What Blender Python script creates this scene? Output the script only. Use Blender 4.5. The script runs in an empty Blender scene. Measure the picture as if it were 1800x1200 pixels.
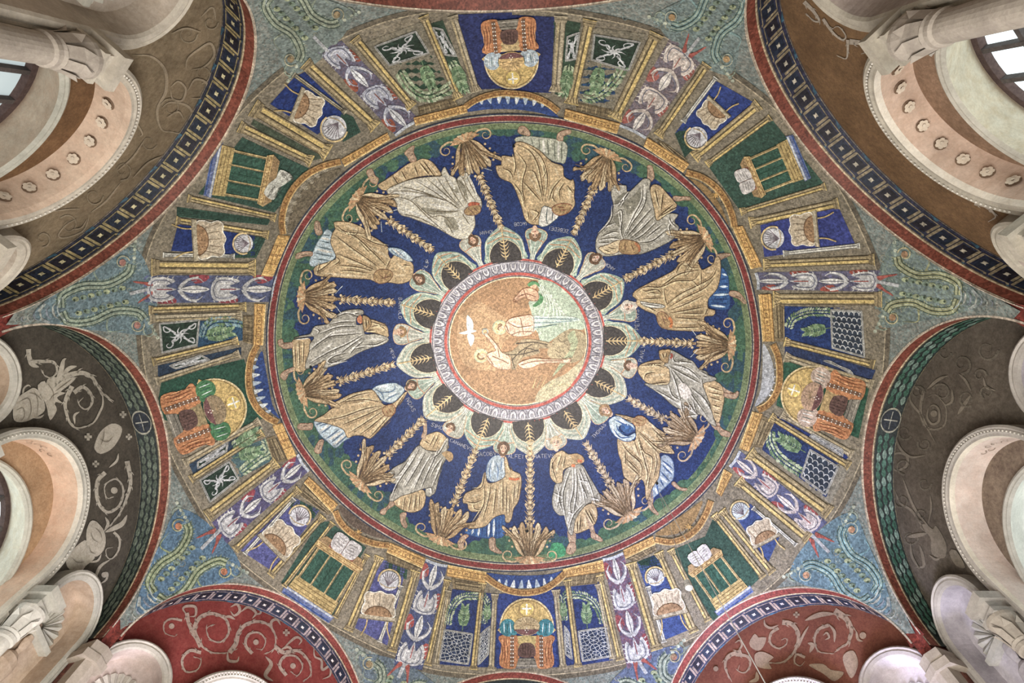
import bpy, math, random
import numpy as np
from mathutils import Vector, Matrix
from mathutils.geometry import delaunay_2d_cdt
random.seed(7); rng=np.random.RandomState(7)
PI=math.pi
S=bpy.context.scene
# ---------------------------------------------------------------- camera
F,T,ROLL,CX,CY=938.93,.3612,.0695,.0345,4.1106      # focal length in px of an 1800 px wide frame, tilt, roll, position
EA,EC,EZ=5.982,5.5365,5.4234                        # dome: half width, rise, springing height (camera height = 0)
D0,D1=5.56,5.98                                     # arch face and fresco wall distance from the axis
cam=bpy.data.cameras.new('camera'); co=bpy.data.objects.new('camera',cam); S.collection.objects.link(co); S.camera=co
cam.sensor_fit='HORIZONTAL'; cam.sensor_width=36; cam.lens=36*F/1800; cam.clip_start=.05
Fw=np.array([0,-math.sin(T),math.cos(T)]); Up=np.array([0,math.cos(T),math.sin(T)]); Rt=np.cross(Fw,Up)
cr,sr=math.cos(ROLL),math.sin(ROLL)
R2=cr*Rt+sr*Up; U2=-sr*Rt+cr*Up
co.matrix_world=Matrix(((R2[0],U2[0],-Fw[0],CX),(R2[1],U2[1],-Fw[1],CY),(R2[2],U2[2],-Fw[2],0),(0,0,0,1)))
# ---------------------------------------------------------------- light and exposure
W=bpy.data.worlds.new('world'); S.world=W; W.use_nodes=True
W.node_tree.nodes['Background'].inputs[0].default_value=(.3,.27,.25,1); W.node_tree.nodes['Background'].inputs[1].default_value=.3
def area(name,loc,size,power,col,to,shape='DISK',spread=PI):
    l=bpy.data.lights.new(name,'AREA'); l.shape=shape; l.size=size; l.energy=power; l.color=col; l.spread=spread
    o=bpy.data.objects.new(name,l); S.collection.objects.link(o); o.location=loc
    o.rotation_euler=(Vector(to)-Vector(loc)).to_track_quat('-Z','Y').to_euler(); return o
area('broad_fill',(0,0,-.9),6.0,1080,(1,.96,.89),(0,0,10))  # wide soft fill disc added near the floor, out of view
area('centre_fill',(0.2,-.6,.2),1.0,46,(1,.95,.86),(0,-.2,12),spread=.62)  # narrow unseen fill, added to brighten the crown of the dome
area('cool_fill',(-2.6,-3.2,1.2),1.2,260,(.66,.68,1.0),(-4.2,-4.3,5.5),spread=1.5)  # added cool fill that turns the lower right corner lavender
area('cool_fill',(1.6,-3.6,1.2),1.2,80,(.88,.82,1.0),(3.5,-4.6,5.5),spread=1.5)  # weaker cool fill, likewise added, for the lower left corner
vs=S.view_settings; vs.view_transform='Standard'; vs.look='None'; vs.gamma=1; vs.use_curve_mapping=False; vs.exposure=0.0
S.cycles.use_denoising=True; S.cycles.max_bounces=5; S.cycles.diffuse_bounces=3
# ---------------------------------------------------------------- materials
def lin(h):
    h=h.lstrip('#'); v=[int(h[i:i+2],16)/255 for i in (0,2,4)]
    v=[x/12.92 if x<=.04045 else ((x+.055)/1.055)**2.4 for x in v]; y=.3*v[0]+.6*v[1]+.1*v[2]
    return [x+(y-x)*.2 for x in v]
MATS={}
def M(key):
    """tessera material 'RRGGBB' or 'RRGGBB/RRGGBB' (two glass colours mixed), suffix ~p = painted plaster, ~s = stone or stucco"""
    if key in MATS: return MATS[key]
    k=key; kind='t'
    if '~' in k: k,kind=k.split('~')
    cs=k.split('/'); c1=lin(cs[0]); c2=lin(cs[1]) if len(cs)>1 else [min(1,c*1.35) for c in c1]
    m=bpy.data.materials.new({'t':'mosaic','p':'fresco','s':'stucco','g':'metal'}[kind]+'_'+cs[0]); m.use_nodes=True
    nt=m.node_tree; n=nt.nodes; L=nt.links; b=n['Principled BSDF']
    g=n.new('ShaderNodeNewGeometry')
    no=n.new('ShaderNodeTexNoise'); no.inputs['Scale'].default_value={'t':2.6,'p':2.2,'s':3.2,'g':5}[kind]; no.inputs['Detail'].default_value=5
    L.new(g.outputs['Position'],no.inputs['Vector'])
    if kind=='t':
        v=n.new('ShaderNodeTexVoronoi'); v.inputs['Scale'].default_value=44; L.new(g.outputs['Position'],v.inputs['Vector'])
        sep=n.new('ShaderNodeSeparateColor'); L.new(v.outputs['Color'],sep.inputs[0]); fac=sep.outputs[0]; val=sep.outputs[1]; lo,hi=.62,1.36
        b.inputs['Roughness'].default_value=.55
    else:
        f2=n.new('ShaderNodeTexNoise'); f2.inputs['Scale'].default_value=14 if kind=='p' else 9; f2.inputs['Detail'].default_value=6; f2.inputs['Roughness'].default_value=.7
        L.new(g.outputs['Position'],f2.inputs['Vector'])
        r=n.new('ShaderNodeMapRange'); r.inputs[1].default_value=.36; r.inputs[2].default_value=.64; L.new(f2.outputs[0],r.inputs[0]); fac=r.outputs[0]
        v=n.new('ShaderNodeTexVoronoi'); v.inputs['Scale'].default_value=60; L.new(g.outputs['Position'],v.inputs['Vector'])
        sep=n.new('ShaderNodeSeparateColor'); L.new(v.outputs['Color'],sep.inputs[0]); val=sep.outputs[1]; lo,hi=(.86,1.1) if kind=='p' else (.93,1.05)
        b.inputs['Roughness'].default_value=.9
    mx=n.new('ShaderNodeMix'); mx.data_type='RGBA'; mx.inputs[6].default_value=c1+[1]; mx.inputs[7].default_value=c2+[1]; L.new(fac,mx.inputs[0])
    a=n.new('ShaderNodeMapRange'); a.inputs[3].default_value=lo; a.inputs[4].default_value=hi; L.new(val,a.inputs[0])
    c=n.new('ShaderNodeMapRange'); c.inputs[1].default_value=.3; c.inputs[2].default_value=.7
    c.inputs[3].default_value=.84 if kind!='p' else .78; c.inputs[4].default_value=1.14; L.new(no.outputs[0],c.inputs[0])
    mu=n.new('ShaderNodeMath'); mu.operation='MULTIPLY'; L.new(a.outputs[0],mu.inputs[0]); L.new(c.outputs[0],mu.inputs[1])
    if kind=='t':
        n3=n.new('ShaderNodeTexNoise'); n3.inputs['Scale'].default_value=17; n3.inputs['Detail'].default_value=3; L.new(g.outputs['Position'],n3.inputs['Vector'])
        d3=n.new('ShaderNodeMapRange'); d3.inputs[1].default_value=.32; d3.inputs[2].default_value=.68; d3.inputs[3].default_value=.74; d3.inputs[4].default_value=1.22; L.new(n3.outputs[0],d3.inputs[0])
        m3=n.new('ShaderNodeMath'); m3.operation='MULTIPLY'; L.new(mu.outputs[0],m3.inputs[0]); L.new(d3.outputs[0],m3.inputs[1]); mu=m3
    vm=n.new('ShaderNodeVectorMath'); vm.operation='SCALE'; L.new(mx.outputs[2],vm.inputs[0]); L.new(mu.outputs[0],vm.inputs['Scale'])
    L.new(vm.outputs[0],b.inputs['Base Color'])
    if kind=='s':
        bp=n.new('ShaderNodeBump'); bp.inputs['Strength'].default_value=.35; bp.inputs['Distance'].default_value=.02; L.new(f2.outputs[0],bp.inputs['Height']); L.new(bp.outputs[0],b.inputs['Normal'])
    b.inputs['Specular IOR Level'].default_value=.3 if kind=='t' else .1
    if kind=='g': b.inputs['Roughness'].default_value=.5
    MATS[key]=m; return m
# ---------------------------------------------------------------- surfaces
def rays(P):
    P=np.asarray(P,float).reshape(-1,2); x=(P[:,0]-900)/F; y=-(P[:,1]-600)/F
    return x[:,None]*R2+y[:,None]*U2+Fw
O3=np.array([CX,CY,0.])
SC=np.array([1/EA,1/EA,1/EC])
NRM=np.array([(math.cos(math.radians(85.3+45*i)),math.sin(math.radians(85.3+45*i))) for i in range(8)])
def dome(P,z):
    """picture-plane tracing -> the point of the dome seen there, z layers of 3 mm proud of it"""
    d=rays(P)*SC; o=(O3-[0,0,EZ])*SC
    a=(d*d).sum(1); b=d@o; c=o@o-1
    t=(-b+np.sqrt(np.maximum(b*b-a*c,0)))/a
    X=O3+rays(P)*t[:,None]
    low=X[:,2]<EZ
    if low.any():
        dd=rays(P)[:,:2]; oo=O3[:2]; aa=(dd*dd).sum(1); bb=dd@oo; cc=oo@oo-EA**2
        t2=(-bb+np.sqrt(bb*bb-aa*cc))/aa; X[low]=(O3+rays(P)*t2[:,None])[low]
    m=(X[:,:2]@NRM.T).max(1); over=m>D0                # the picture stops at the edge of each great arch
    if over.any():
        X[over,:2]*=(D0/m[over])[:,None]; rr=np.minimum(np.hypot(X[:,0],X[:,1])/EA,1)
        X[over,2]=(EZ+EC*np.sqrt(1-rr**2))[over]
    N=(X-[0,0,EZ])*SC*SC; N[:,2]=np.maximum(N[:,2],0); N/=np.linalg.norm(N,axis=1)[:,None]
    return X-N*(.002+.003*z)
def dome_rt(r,th,z=0):
    r=np.minimum(r,EA-1e-4)
    X=np.stack([r*np.cos(th),r*np.sin(th),EZ+EC*np.sqrt(1-(r/EA)**2)],-1)
    return X
A0=85.3
SIDES=['north','northeast','east','southeast','south','southwest','west','northwest']
def basis(i):
    a=math.radians(A0+45*i); n=np.array([math.cos(a),math.sin(a),0]); return n,np.array([-n[1],n[0],0])
def wpx(i,D):
    n,s=basis(i)
    def f(P,z):
        d=rays(P); t=(D-z*.004-n@O3)/(d@n); return O3+d*t[:,None]
    return f
def wsz(i,D):
    n,s=basis(i)
    def f(P,z):
        P=np.asarray(P,float).reshape(-1,2)
        return n*(D-z*.004)+P[:,:1]*s+P[:,1:2]*np.array([0,0,1.])
    return f
# ---------------------------------------------------------------- drawing engine
def cat(P,closed,step):
    P=np.asarray(P,float); n=len(P)
    if n<3: 
        return rs(P,closed,step)
    out=[]
    rngn=range(n) if closed else range(n-1)
    for i in rngn:
        p1=P[i]; p2=P[(i+1)%n]
        p0=P[(i-1)%n] if closed or i>0 else 2*p1-p2
        p3=P[(i+2)%n] if closed or i<n-2 else 2*p2-p1
        k=max(2,min(12,int(np.hypot(*(p2-p1))/step)+1))
        for j in range(k):
            t=j/k; out.append(.5*((2*p1)+(-p0+p2)*t+(2*p0-5*p1+4*p2-p3)*t*t+(-p0+3*p1-3*p2+p3)*t**3))
    if not closed: out.append(P[-1])
    return np.array(out)
def rs(P,closed,step):
    P=np.asarray(P,float); n=len(P); out=[]
    for i in (range(n) if closed else range(n-1)):
        a,b=P[i],P[(i+1)%n]; k=max(1,int(math.ceil(np.hypot(*(b-a))/step)))
        for j in range(k): out.append(a+(b-a)*j/k)
    if not closed: out.append(P[-1])
    return np.array(out)
def inside(Q,P):
    x,y=Q[:,0],Q[:,1]; c=np.zeros(len(Q),bool)
    x1,y1=P[:,0],P[:,1]; x2,y2=np.roll(x1,-1),np.roll(y1,-1)
    for a,b,cc,d in zip(x1,y1,x2,y2):
        if b==d: continue
        k=((b>y)!=(d>y))&(x<(cc-a)*(y-b)/(d-b)+a); c^=k
    return c
class Part:
    def __init__(s,name,surf=dome,step=14): s.name=name; s.surf=surf; s.step=step; s.v=[]; s.f=[]; s.m=[]; s.keys=[]; s.n=0
    def mi(s,key):
        if key not in s.keys: s.keys.append(key)
        return s.keys.index(key)
    def add(s,V,faces,key):
        s.v.append(V); m=s.mi(key); n=s.n
        s.f+=[tuple(i+n for i in f) for f in faces]; s.m+=[m]*len(faces); s.n+=len(V)
    def fill(s,P,key,z=1,smooth=True,holes=()):
        st=s.step
        P=cat(P,True,st*.7) if smooth else rs(P,True,st)
        keep=[0]+[i for i in range(1,len(P)) if np.hypot(*(P[i]-P[i-1]))>st*.02]; P=P[keep]
        if np.hypot(*(P[0]-P[-1]))<st*.02: P=P[:-1]
        ar=.5*np.sum(P[:,0]*np.roll(P[:,1],-1)-np.roll(P[:,0],-1)*P[:,1])
        if ar<0: P=P[::-1]
        lo,hi=P.min(0),P.max(0); vs_=[P]
        if (hi-lo).min()>st*1.1:
            gx=np.arange(lo[0]+st*.5,hi[0],st); gy=np.arange(lo[1]+st*.5,hi[1],st)
            G=np.array([(x,y) for x in gx for y in gy]); G=G[inside(G,P)] if len(G) else G
            if len(G): vs_.append(G)
        faces=[list(range(len(P)))]; n=sum(map(len,vs_)); H=[]
        edges=[]
        for h in holes:
            h=rs(h,True,st); H.append(h); vs_.append(h); edges+=[(n+i,n+(i+1)%len(h)) for i in range(len(h))]; n+=len(h)
        A=np.concatenate(vs_)
        r=delaunay_2d_cdt([Vector(p) for p in A],edges,faces,1,1e-5)
        Q=np.array([tuple(p) for p in r[0]]); fs=[tuple(f) for f in r[2]]
        if H:
            C=np.array([Q[list(f)].mean(0) for f in fs]); bad=np.zeros(len(fs),bool)
            for h in H: bad|=inside(C,h)
            fs=[f for f,b_ in zip(fs,bad) if not b_]
        s.add(s.surf(Q,z),fs,key); return s
    def poly(s,P,key,z=1):
        P=np.asarray(P,float); s.add(s.surf(P,z),[tuple(range(len(P)))],key); return s
    def disc(s,c,r,key,z=1,r2=None,ang=0,n=14):
        r2=r2 or r; a=np.linspace(0,2*PI,n,endpoint=False); ca,sa=math.cos(ang),math.sin(ang)
        x,y=r*np.cos(a),r2*np.sin(a); P=np.stack([c[0]+x*ca-y*sa,c[1]+x*sa+y*ca],1)
        if max(r,r2)>s.step*1.3: return s.fill(P,key,z)
        return s.poly(P,key,z)
    def line(s,P,w,key,z=2,smooth=True,closed=False,taper=0):
        P=np.asarray(P,float); st=s.step*.6
        P=cat(P,closed,st) if smooth and len(P)>2 else rs(P,closed,st)
        n=len(P); d=np.roll(P,-1,0)-np.roll(P,1,0)
        if not closed: d[0]=P[1]-P[0]; d[-1]=P[-1]-P[-2]
        d/=np.maximum(np.hypot(d[:,0],d[:,1]),1e-9)[:,None]; N=np.stack([-d[:,1],d[:,0]],1)
        t=np.linspace(0,1,n); ww=np.full(n,w/2.)
        if taper==1: ww=ww*(1-t*.9)
        elif taper==2: ww=ww*np.maximum(.12,np.sin(PI*t)**.6)
        A=P+N*ww[:,None]; B=P-N*ww[:,None]
        V=s.surf(np.concatenate([A,B]),z)
        k=n if closed else n-1
        s.add(V,[(i,(i+1)%n,n+(i+1)%n,n+i) for i in range(k)],key); return s
    def build(s,parent=None,origin=None,solid=0):
        if not s.v: return None
        V=np.concatenate(s.v)
        if parent is not None and origin is None: origin=parent.get('_o',None)
        if origin is None: origin=(0,0,0)
        o3=np.array(origin,float)
        me=bpy.data.meshes.new(s.name); me.from_pydata((V-o3).tolist(),[],s.f)
        for k in s.keys: me.materials.append(M(k))
        me.polygons.foreach_set('material_index',s.m); me.update()
        ob=bpy.data.objects.new(s.name,me); S.collection.objects.link(ob)
        if parent is not None: ob.parent=parent; ob['_o']=list(map(float,origin))
        else:
            ob['_o']=[0.,0.,0.]
        return ob
def thing(name,label,cat_,loc,group=None):
    o=bpy.data.objects.new(name,None); S.collection.objects.link(o); o.empty_display_size=.1
    o.location=loc; o['_o']=[float(x) for x in loc]; o['label']=label; o['category']=cat_
    if group: o['group']=group
    return o
def sub(part,parent_ob):
    """a sub-part below a part mesh (the part sits at its thing's origin, so same local frame)"""
    return part.build(parent_ob,origin=parent_ob['_o'])
def struct(o,name=None):
    o['kind']='structure'
    return o
def px(txt,K=(0,0,1)):
    out=[]
    for t in txt.split():
        a,b=t.split(','); out.append((K[0]+float(a)/K[2],K[1]+float(b)/K[2]))
    return np.array(out)
def arc(c,r,a0,a1,n=16,r2=None,ang=0):
    a=np.radians(np.linspace(a0,a1,n)); r2=r2 or r; x,y=r*np.cos(a),r2*np.sin(a); ca,sa=math.cos(ang),math.sin(ang)
    return np.stack([c[0]+x*ca-y*sa,c[1]+x*sa+y*ca],1)
def spiral(c,r0,r1,a0,turns,n=26,sx=1,sy=1):
    t=np.linspace(0,1,n); a=math.radians(a0)+turns*2*PI*t; r=r0+(r1-r0)*t
    return np.stack([c[0]+r*np.cos(a)*sx,c[1]+r*np.sin(a)*sy],1)
def frame(base,tip,flip=1):
    """local frame: origin base, +y to tip (unit = distance base-tip), +x to the right seen with the tip up"""
    b=np.array(base,float); y=np.array(tip,float)-b; x=np.array([-y[1],y[0]])*flip
    return lambda P:b+np.asarray(P,float).reshape(-1,2)@np.array([x,y])
def quadmap(q):
    q=np.array(q,float)
    def f(P):
        P=np.asarray(P,float).reshape(-1,2); u,v=P[:,:1],P[:,1:]
        return (1-u)*(1-v)*q[0]+u*(1-v)*q[1]+u*v*q[2]+(1-u)*v*q[3]
    return f
FONT={'A':['0,0 2,6 4,0','1,2 3,2'],'B':['0,0 0,6 2.6,6 3.2,4.6 2.6,3.2 0,3.2','2.6,3.2 3.6,1.6 2.6,0 0,0'],'C':['4,5 2.6,6 .6,5 0,3 .6,1 2.6,0 4,1'],'D':['0,0 0,6 2,6 4,4 4,2 2,0 0,0'],
'E':['4,6 0,6 0,0 4,0','0,3 3,3'],'F':['4,6 0,6 0,0','0,3 3,3'],'G':['4,5 2.6,6 .6,5 0,3 .6,1 2.6,0 4,1 4,3 2.6,3'],'H':['0,0 0,6','4,0 4,6','0,3 4,3'],'I':['1,0 1,6'],'L':['0,6 0,0 3.6,0'],
'M':['0,0 .6,6 2.4,2 4.2,6 4.8,0'],'N':['0,0 0,6 4,0 4,6'],'O':['2,6 .4,5 0,3 .4,1 2,0 3.6,1 4,3 3.6,5 2,6'],'P':['0,0 0,6 3,6 3.8,4.6 3,3 0,3'],'R':['0,0 0,6 3,6 3.8,4.6 3,3 0,3','2,3 4,0'],
'S':['4,5 2,6 .3,5 .6,3.6 3.4,2.4 3.8,1 2,0 0,1'],'T':['0,6 4,6','2,6 2,0'],'V':['0,6 2,0 4,6'],'Z':['0,6 4,6 0,0 4,0']}
def write(p,txt,org,right,up,h,w,key,z):
    """letters of height h from picture point org, reading along right"""
    r=np.array(right,float); u=np.array(up,float); x=0
    for ch in txt:
        if ch in FONT:
            for st in FONT[ch]:
                P=px(st); p.line(np.array([org+r*(x+a)*h/6+u*b*h/6 for a,b in P]),w,key,z,smooth=False)
            x+=2.6 if ch=='I' else (6.2 if ch=='M' else 5.4)
        else: x+=3
# ---------------------------------------------------------------- ring curves of the mosaic, traced on the dome
def pring(pts,c,n=144):
    P=np.array(pts,float)-c; a=np.arctan2(P[:,1],P[:,0]); r=np.hypot(P[:,0],P[:,1]); o=np.argsort(a); a,r=a[o],r[o]
    a=np.concatenate([a[-3:]-2*PI,a,a[:3]+2*PI]); r=np.concatenate([r[-3:],r,r[:3]])
    t=np.linspace(-PI,PI,n,endpoint=False); out=np.interp(t,a,r)
    for _ in range(3): out=(np.roll(out,1)+2*out+np.roll(out,-1))/4
    return t,out
RC=np.array([905.,602.])
RT,RR=pring([(475,600),(493.3,473.3),(506.7,441.7),(528.3,398.3),(556.7,360),(600,316),(640.5,284.3),(682.5,258.9),(728,237),(800,215),(859,207.3),(916.7,206.3),(974.2,211.5),(1031.7,224),(1075.8,240.3),(1133.7,267.3),(1166.7,287.5),(1203.4,316.8),(1230.9,342.5),(1256.5,373.7),(1289.5,427.5),(1306,466.5),(1318,510),(1325.5,547.5),(1332,600),(1328,646.7),(1323,686.7),(1313.3,721.7),(1290,771.7),(1270,814),(1240,854),(1200,892),(1168,916),(1120,945),(1071.7,968.3),(1030,980.8),(967.5,992.7),(905,996.9),(842.5,992.3),(792.5,984),(708,950),(684,936),(642,910),(606,880),(561.7,833),(545,810),(523,781.7),(502.5,741.7),(482,670)],RC)
BT,BR=pring([(745,1172.5),(825,1181),(925,1184),(1025,1177.5),(1095,1165),(1150,1147.5),(1230,1112),(1340,1040),(1377.5,1007.5),(1430,947),(1455,920),(1485,870),(1511,810),(1538,730),(1550,647.5),(1555,585),(1552,510),(1522.5,430),(1495,370),(1470,325),(1393,221),(1330,167.5),(1235.5,104.5),(1170,65),(1053.3,34.7),(977.5,22.8),(890,17),(820,18),(756,22),(672,40),(596,72),(555,91.5),(490,134),(445,177),(400,225),(350,285),(297.5,370),(265,425),(257.5,450),(250,500),(248.7,537),(251,609),(262,680),(280,740),(310,815),(335,857),(367.5,917),(394,959),(473.5,1024),(584,1095),(691.6,1148.6)],RC)
def ringpt(th,off=0,which='R'):
    """point of the red ring (R) or of the floor line of the painted buildings (B) at picture angle th, off px outward"""
    t,r=(RT,RR) if which=='R' else (BT,BR)
    rr=np.interp((np.asarray(th)+PI)%(2*PI)-PI,np.append(t,PI),np.append(r,r[0]))+off
    return np.stack([RC[0]+rr*np.cos(th),RC[1]+rr*np.sin(th)],-1)
def ringpoly(off,which='R',n=144): return ringpt(np.linspace(-PI,PI,n,endpoint=False),off,which)
MC=np.array([910.4,598.3]); MA=156.3; MQ=.931
def medpt(th,r): return np.stack([MC[0]+r*np.cos(th),MC[1]+r*MQ*np.sin(th)],-1)
# ---------------------------------------------------------------- the dome (ceiling)
def build_dome():
    n=288; m=72; V=[];Fc=[]
    th=np.linspace(0,2*PI,n,endpoint=False)
    rel=(th-math.radians(A0)+PI/8)%(PI/4)-PI/8
    rm=np.minimum(D0/np.cos(rel),EA-1e-3)
    for j in range(m+1):
        r=rm*math.sin(j/m*PI/2)**1.0 if j else rm*0
        r=rm*(1-(1-j/m)**1.6) if False else rm*math.sin(j/m*PI/2)
        V.append(dome_rt(r,th))
    V=np.concatenate(V)
    for j in range(m):
        for i in range(n): Fc.append((j*n+i,j*n+(i+1)%n,(j+1)*n+(i+1)%n,(j+1)*n+i))
    p=Part('ceiling'); p.add(V,Fc,'6E7F7C/83837A'); o=p.build(); struct(o); return o
ceiling=build_dome()
def cpart(p): return p.build(ceiling,origin=(0,0,0))
# tan floor band of the painted buildings
cpart(Part('building_ground').fill(ringpoly(0,'B',120),'8A7F68/7A7262',1,holes=[ringpoly(-6)]))
p=Part('floor_edge_line'); p.line(ringpoly(2,'B'),2.2,'B7A888/9C8E74',3,closed=True); p.line(ringpoly(7,'B'),8,'6F6552/5F584B',2,closed=True); cpart(p)
cpart(Part('green_ground').fill(ringpoly(-4),'4F6F4C/6B8058',2,holes=[ringpoly(-34,n=60)]))
cpart(Part('blue_ground').fill(ringpoly(-30,n=100),'273F78/1D3164',3,holes=[medpt(np.linspace(-PI,PI,60,endpoint=False),140)]))
# wavy dark green shore between the blue sky and the green ground
p=Part('green_shore'); q=Part('olive_rim'); 
for k in range(150):
    a=k/150*2*PI+rng.uniform(-.01,.01); hgt=42+12*math.sin(a*5+1)+10*math.sin(a*9)+(24*max(0,-math.cos(a*1.0))**3)+rng.uniform(-9,9)
    P=[ringpt(a-.06,-20),ringpt(a-.045,-hgt*.7),ringpt(a-.015,-hgt),ringpt(a+.02,-hgt*.95),ringpt(a+.045,-hgt*.6),ringpt(a+.06,-20)]
    p.fill(P,('3F6650/345C52','4A704E/3C6452','35595A/2B4E66','446A4A/3A6050')[int(rng.randint(4))],4)
q.line(ringpoly(-14),12,'7C8B62/66794F',5,closed=True); q.line(ringpoly(-8),5,'969B70/7F8A5E',6,closed=True)
cpart(p); cpart(q)
def ringstruct(n,name,lines):
    p=Part('trim_%d'%n)
    for off,w,k,z in lines: p.line(ringpoly(off),w,k,z,closed=True)
    o=p.build(); struct(o); return o
ringstruct(1,'r',[(0,17,'24324E/3A4250',7),(0,12.5,'C7B39C/A9A08E',8),(0,9,'8E3A36/7A2E2C',9)])
# ---------------------------------------------------------------- medallion
TH=np.linspace(-PI,PI,120,endpoint=False)
def mring(p,r,w,k,z): p.line(medpt(TH,r),w,k,z,closed=True)
p=Part('trim_2'); p.fill(medpt(TH[::2],MA),'C8BEB8/B4B0B4',8,holes=[medpt(TH[::2],119)])
mring(p,154,3.6,'C4584C/B04438',9); mring(p,150.4,1.5,'4E4A5A',9); mring(p,139.5,17,'B8B4BC/A8A6B2',9); mring(p,130.6,1.3,'6A6472',10)
mring(p,127,5.2,'C2564A/AE4438',9); mring(p,122.8,1.6,'43454E',10); mring(p,120.8,2,'D8C49A',10)
struct(p.build())
eggs=thing('egg_and_dart_border','pale lavender egg and dart border ringing the baptism medallion','border',tuple(dome(medpt(0,140)[None],8)[0]))
for k in range(54):
    a=k/54*2*PI; e=Part('egg',step=8)
    u=lambda t,r: medpt(a+t/140,r)
    e.line([u(-5.6,147),u(-5.8,139),u(-3,133),u(0,132),u(3,133),u(5.8,139),u(5.6,147)],1.3,'57525E',12)
    e.line([u(-3.4,146.5),u(-3.6,140),u(0,135.5),u(3.6,140),u(3.4,146.5)],2.2,'DAD4D2/C8C4C8',12)
    e.line([u(-1.6,146.5),u(-1.4,141),u(0,139.5),u(1.4,141),u(1.6,146.5)],1.0,'6A6472',13)
    e.line([u(7.6,147),u(7.6,131.5)],.9,'57525E',12)
    e.build(eggs)
K=(750,440,3.7515)
med=thing('medallion','round gold medallion with the river baptism at the crown of the dome','mosaic',tuple(dome(MC[None],8)[0]))
p=Part('gold_ground').fill(medpt(TH[::2],120),'A98059/9F774C',9); p.build(med)
p=Part('glory'); p.fill(px('200,560 215,430 250,400 330,330 430,380 520,440 640,480 560,560 500,620 470,780 330,780 240,740 210,650',K),'B9936A/AE885C',10); p.build(med)
p=Part('river'); p.fill(px('735,192 820,200 900,250 970,320 1020,400 1045,480 1030,520 940,515 850,570 800,605 750,595 735,540 705,500 690,400 672,340 700,310 745,250',K),'9CAE98/AEBAA4',10)
for i in range(16):
    p.line(px('%d,%d %d,%d %d,%d'%(720+i*9,205+i*3+i*i*.4,760+i*11,300+i*10,725+i*14,410+i*8),K),1.2,('8FA08C','D3D6C4')[i%2],11)
p.build(med)
p=Part('rock'); p.fill(px('805,640 850,570 900,535 950,518 1010,525 1048,560 1052,640 1010,720 940,740 870,735 800,690',K),'9A8A68/AC9A76',12)
p.fill(px('930,560 975,520 985,560 1000,600 960,700 900,760 830,830 880,740 950,640',K),'A7AB86/8F9A76',13); p.fill(px('720,960 760,900 830,850 900,820 930,800 1000,740 1040,700 1030,760 940,900 850,960 780,990 725,1000',K),'C4B08A/A9A382',11)
for a in ((870,580),(905,600),(930,640),(880,690),(850,650)): p.line(px('%d,%d %d,%d %d,%d'%(a[0],a[1],a[0]+25,a[1]+20,a[0]+60,a[1]+5),K),1.3,'6F5F48',14)
for i in range(9): p.line(px('%d,%d %d,%d'%(700+i*28,905-i*3,735+i*30,800+i*12),K),1.2,('E0C07C','8B8A66')[i%2],14,taper=1)
p.build(med)
def person(name,label,pt,group=None): return thing(name,label,'mosaic figure',tuple(dome(np.array([pt],float),12)[0]),group)
f=person('baptised_man','nude man with round halo standing waist deep in the river of the medallion',(905,570))
p=Part('halo').disc(px('482,503',K)[0],13,'9CAE98/B2B690',13); p.disc(px('482,503',K)[0],11,'E6C990/DAB878',14); p.build(f)
p=Part('body'); p.fill(px('515,500 530,460 560,440 610,430 700,425 700,540 640,560 590,563 545,545 525,520',K),'D2AC90/DEBCA2',15)
p.line(px('515,500 530,460 560,440 610,430 700,425 700,540 640,560 590,563 545,545 525,520',K),1.1,'8A5E42',17,closed=True); p.disc(px('490,503',K)[0],6.2,'D9A583/E5B998',15); p.line(px('560,470 620,500 690,500',K),4,'F0D6B4',16,taper=2)
for t in ('540,470 600,500 690,490','560,550 620,530 700,530','520,480 540,530','620,440 640,550'): p.line(px(t,K),1.6,'7E5840',17)
p.build(f)
p=Part('legs_in_water'); p.fill(px('700,425 760,430 900,425 1000,440 1005,458 900,470 800,482 730,500 700,540',K),'A9BBB4/C2CDC0',15)
for t in ('705,440 850,445 990,447','710,470 820,470 960,458','705,500 760,500 860,480'): p.line(px(t,K),1.5,'667E80',17)
p.build(f)
p=Part('hair').line(px('470,487 485,480 500,486 478,495 470,510 480,522',K),2.2,'8A6A4A/755638',16); p.build(f)
f=person('baptist','bearded man in brown skin cloak leaning out to pour water over the nude man',(880,625))
p=Part('halo').disc(px('358,690',K)[0],12.5,'9CAE98/B2B690',13); p.disc(px('358,690',K)[0],10.4,'E6C990/DAB878',14); p.build(f)
p=Part('body'); p.fill(px('395,680 430,662 455,655 430,610 395,570 378,545 392,530 412,560 450,600 478,640 500,670 545,690 555,775 470,776 430,750 400,720',K),'D4AC8E/E0C0A4',16)
p.fill(px('600,745 660,715 720,705 800,712 930,712 950,700 945,735 880,735 760,742 690,770 640,775',K),'D4AC8E/E0C0A4',17); p.line(px('395,680 430,662 455,655 430,610 395,570 378,545 392,530 412,560 450,600 478,640 500,670 545,690 555,775 470,776 430,750 400,720',K),1.1,'8A5E42',18,closed=True); p.line(px('600,745 660,715 720,705 800,712 930,712 950,700 945,735 880,735 760,742 690,770 640,775',K),1.1,'8A5E42',18,closed=True); p.disc(px('370,690',K)[0],5.5,'D9A583/E2B594',17)
for t in ('430,690 500,720 540,740','400,690 440,750','470,640 480,700','620,750 720,725 900,722'): p.line(px(t,K),1.6,'7A5238',18)
p.build(f)
p=Part('skin_cloak'); p.fill(px('500,668 560,660 620,600 600,590 575,620 640,580 760,590 830,610 820,640 740,640 750,670 690,690 640,700 600,745 590,775 555,775 540,700',K),'8E7A5E/A8946E',16)
for t in ('520,680 620,680 740,650','560,720 620,660 700,610','590,610 700,600 800,615','580,770 560,700','640,690 660,640 740,660'): p.line(px(t,K),1.8,'4A3E30',18)
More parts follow.
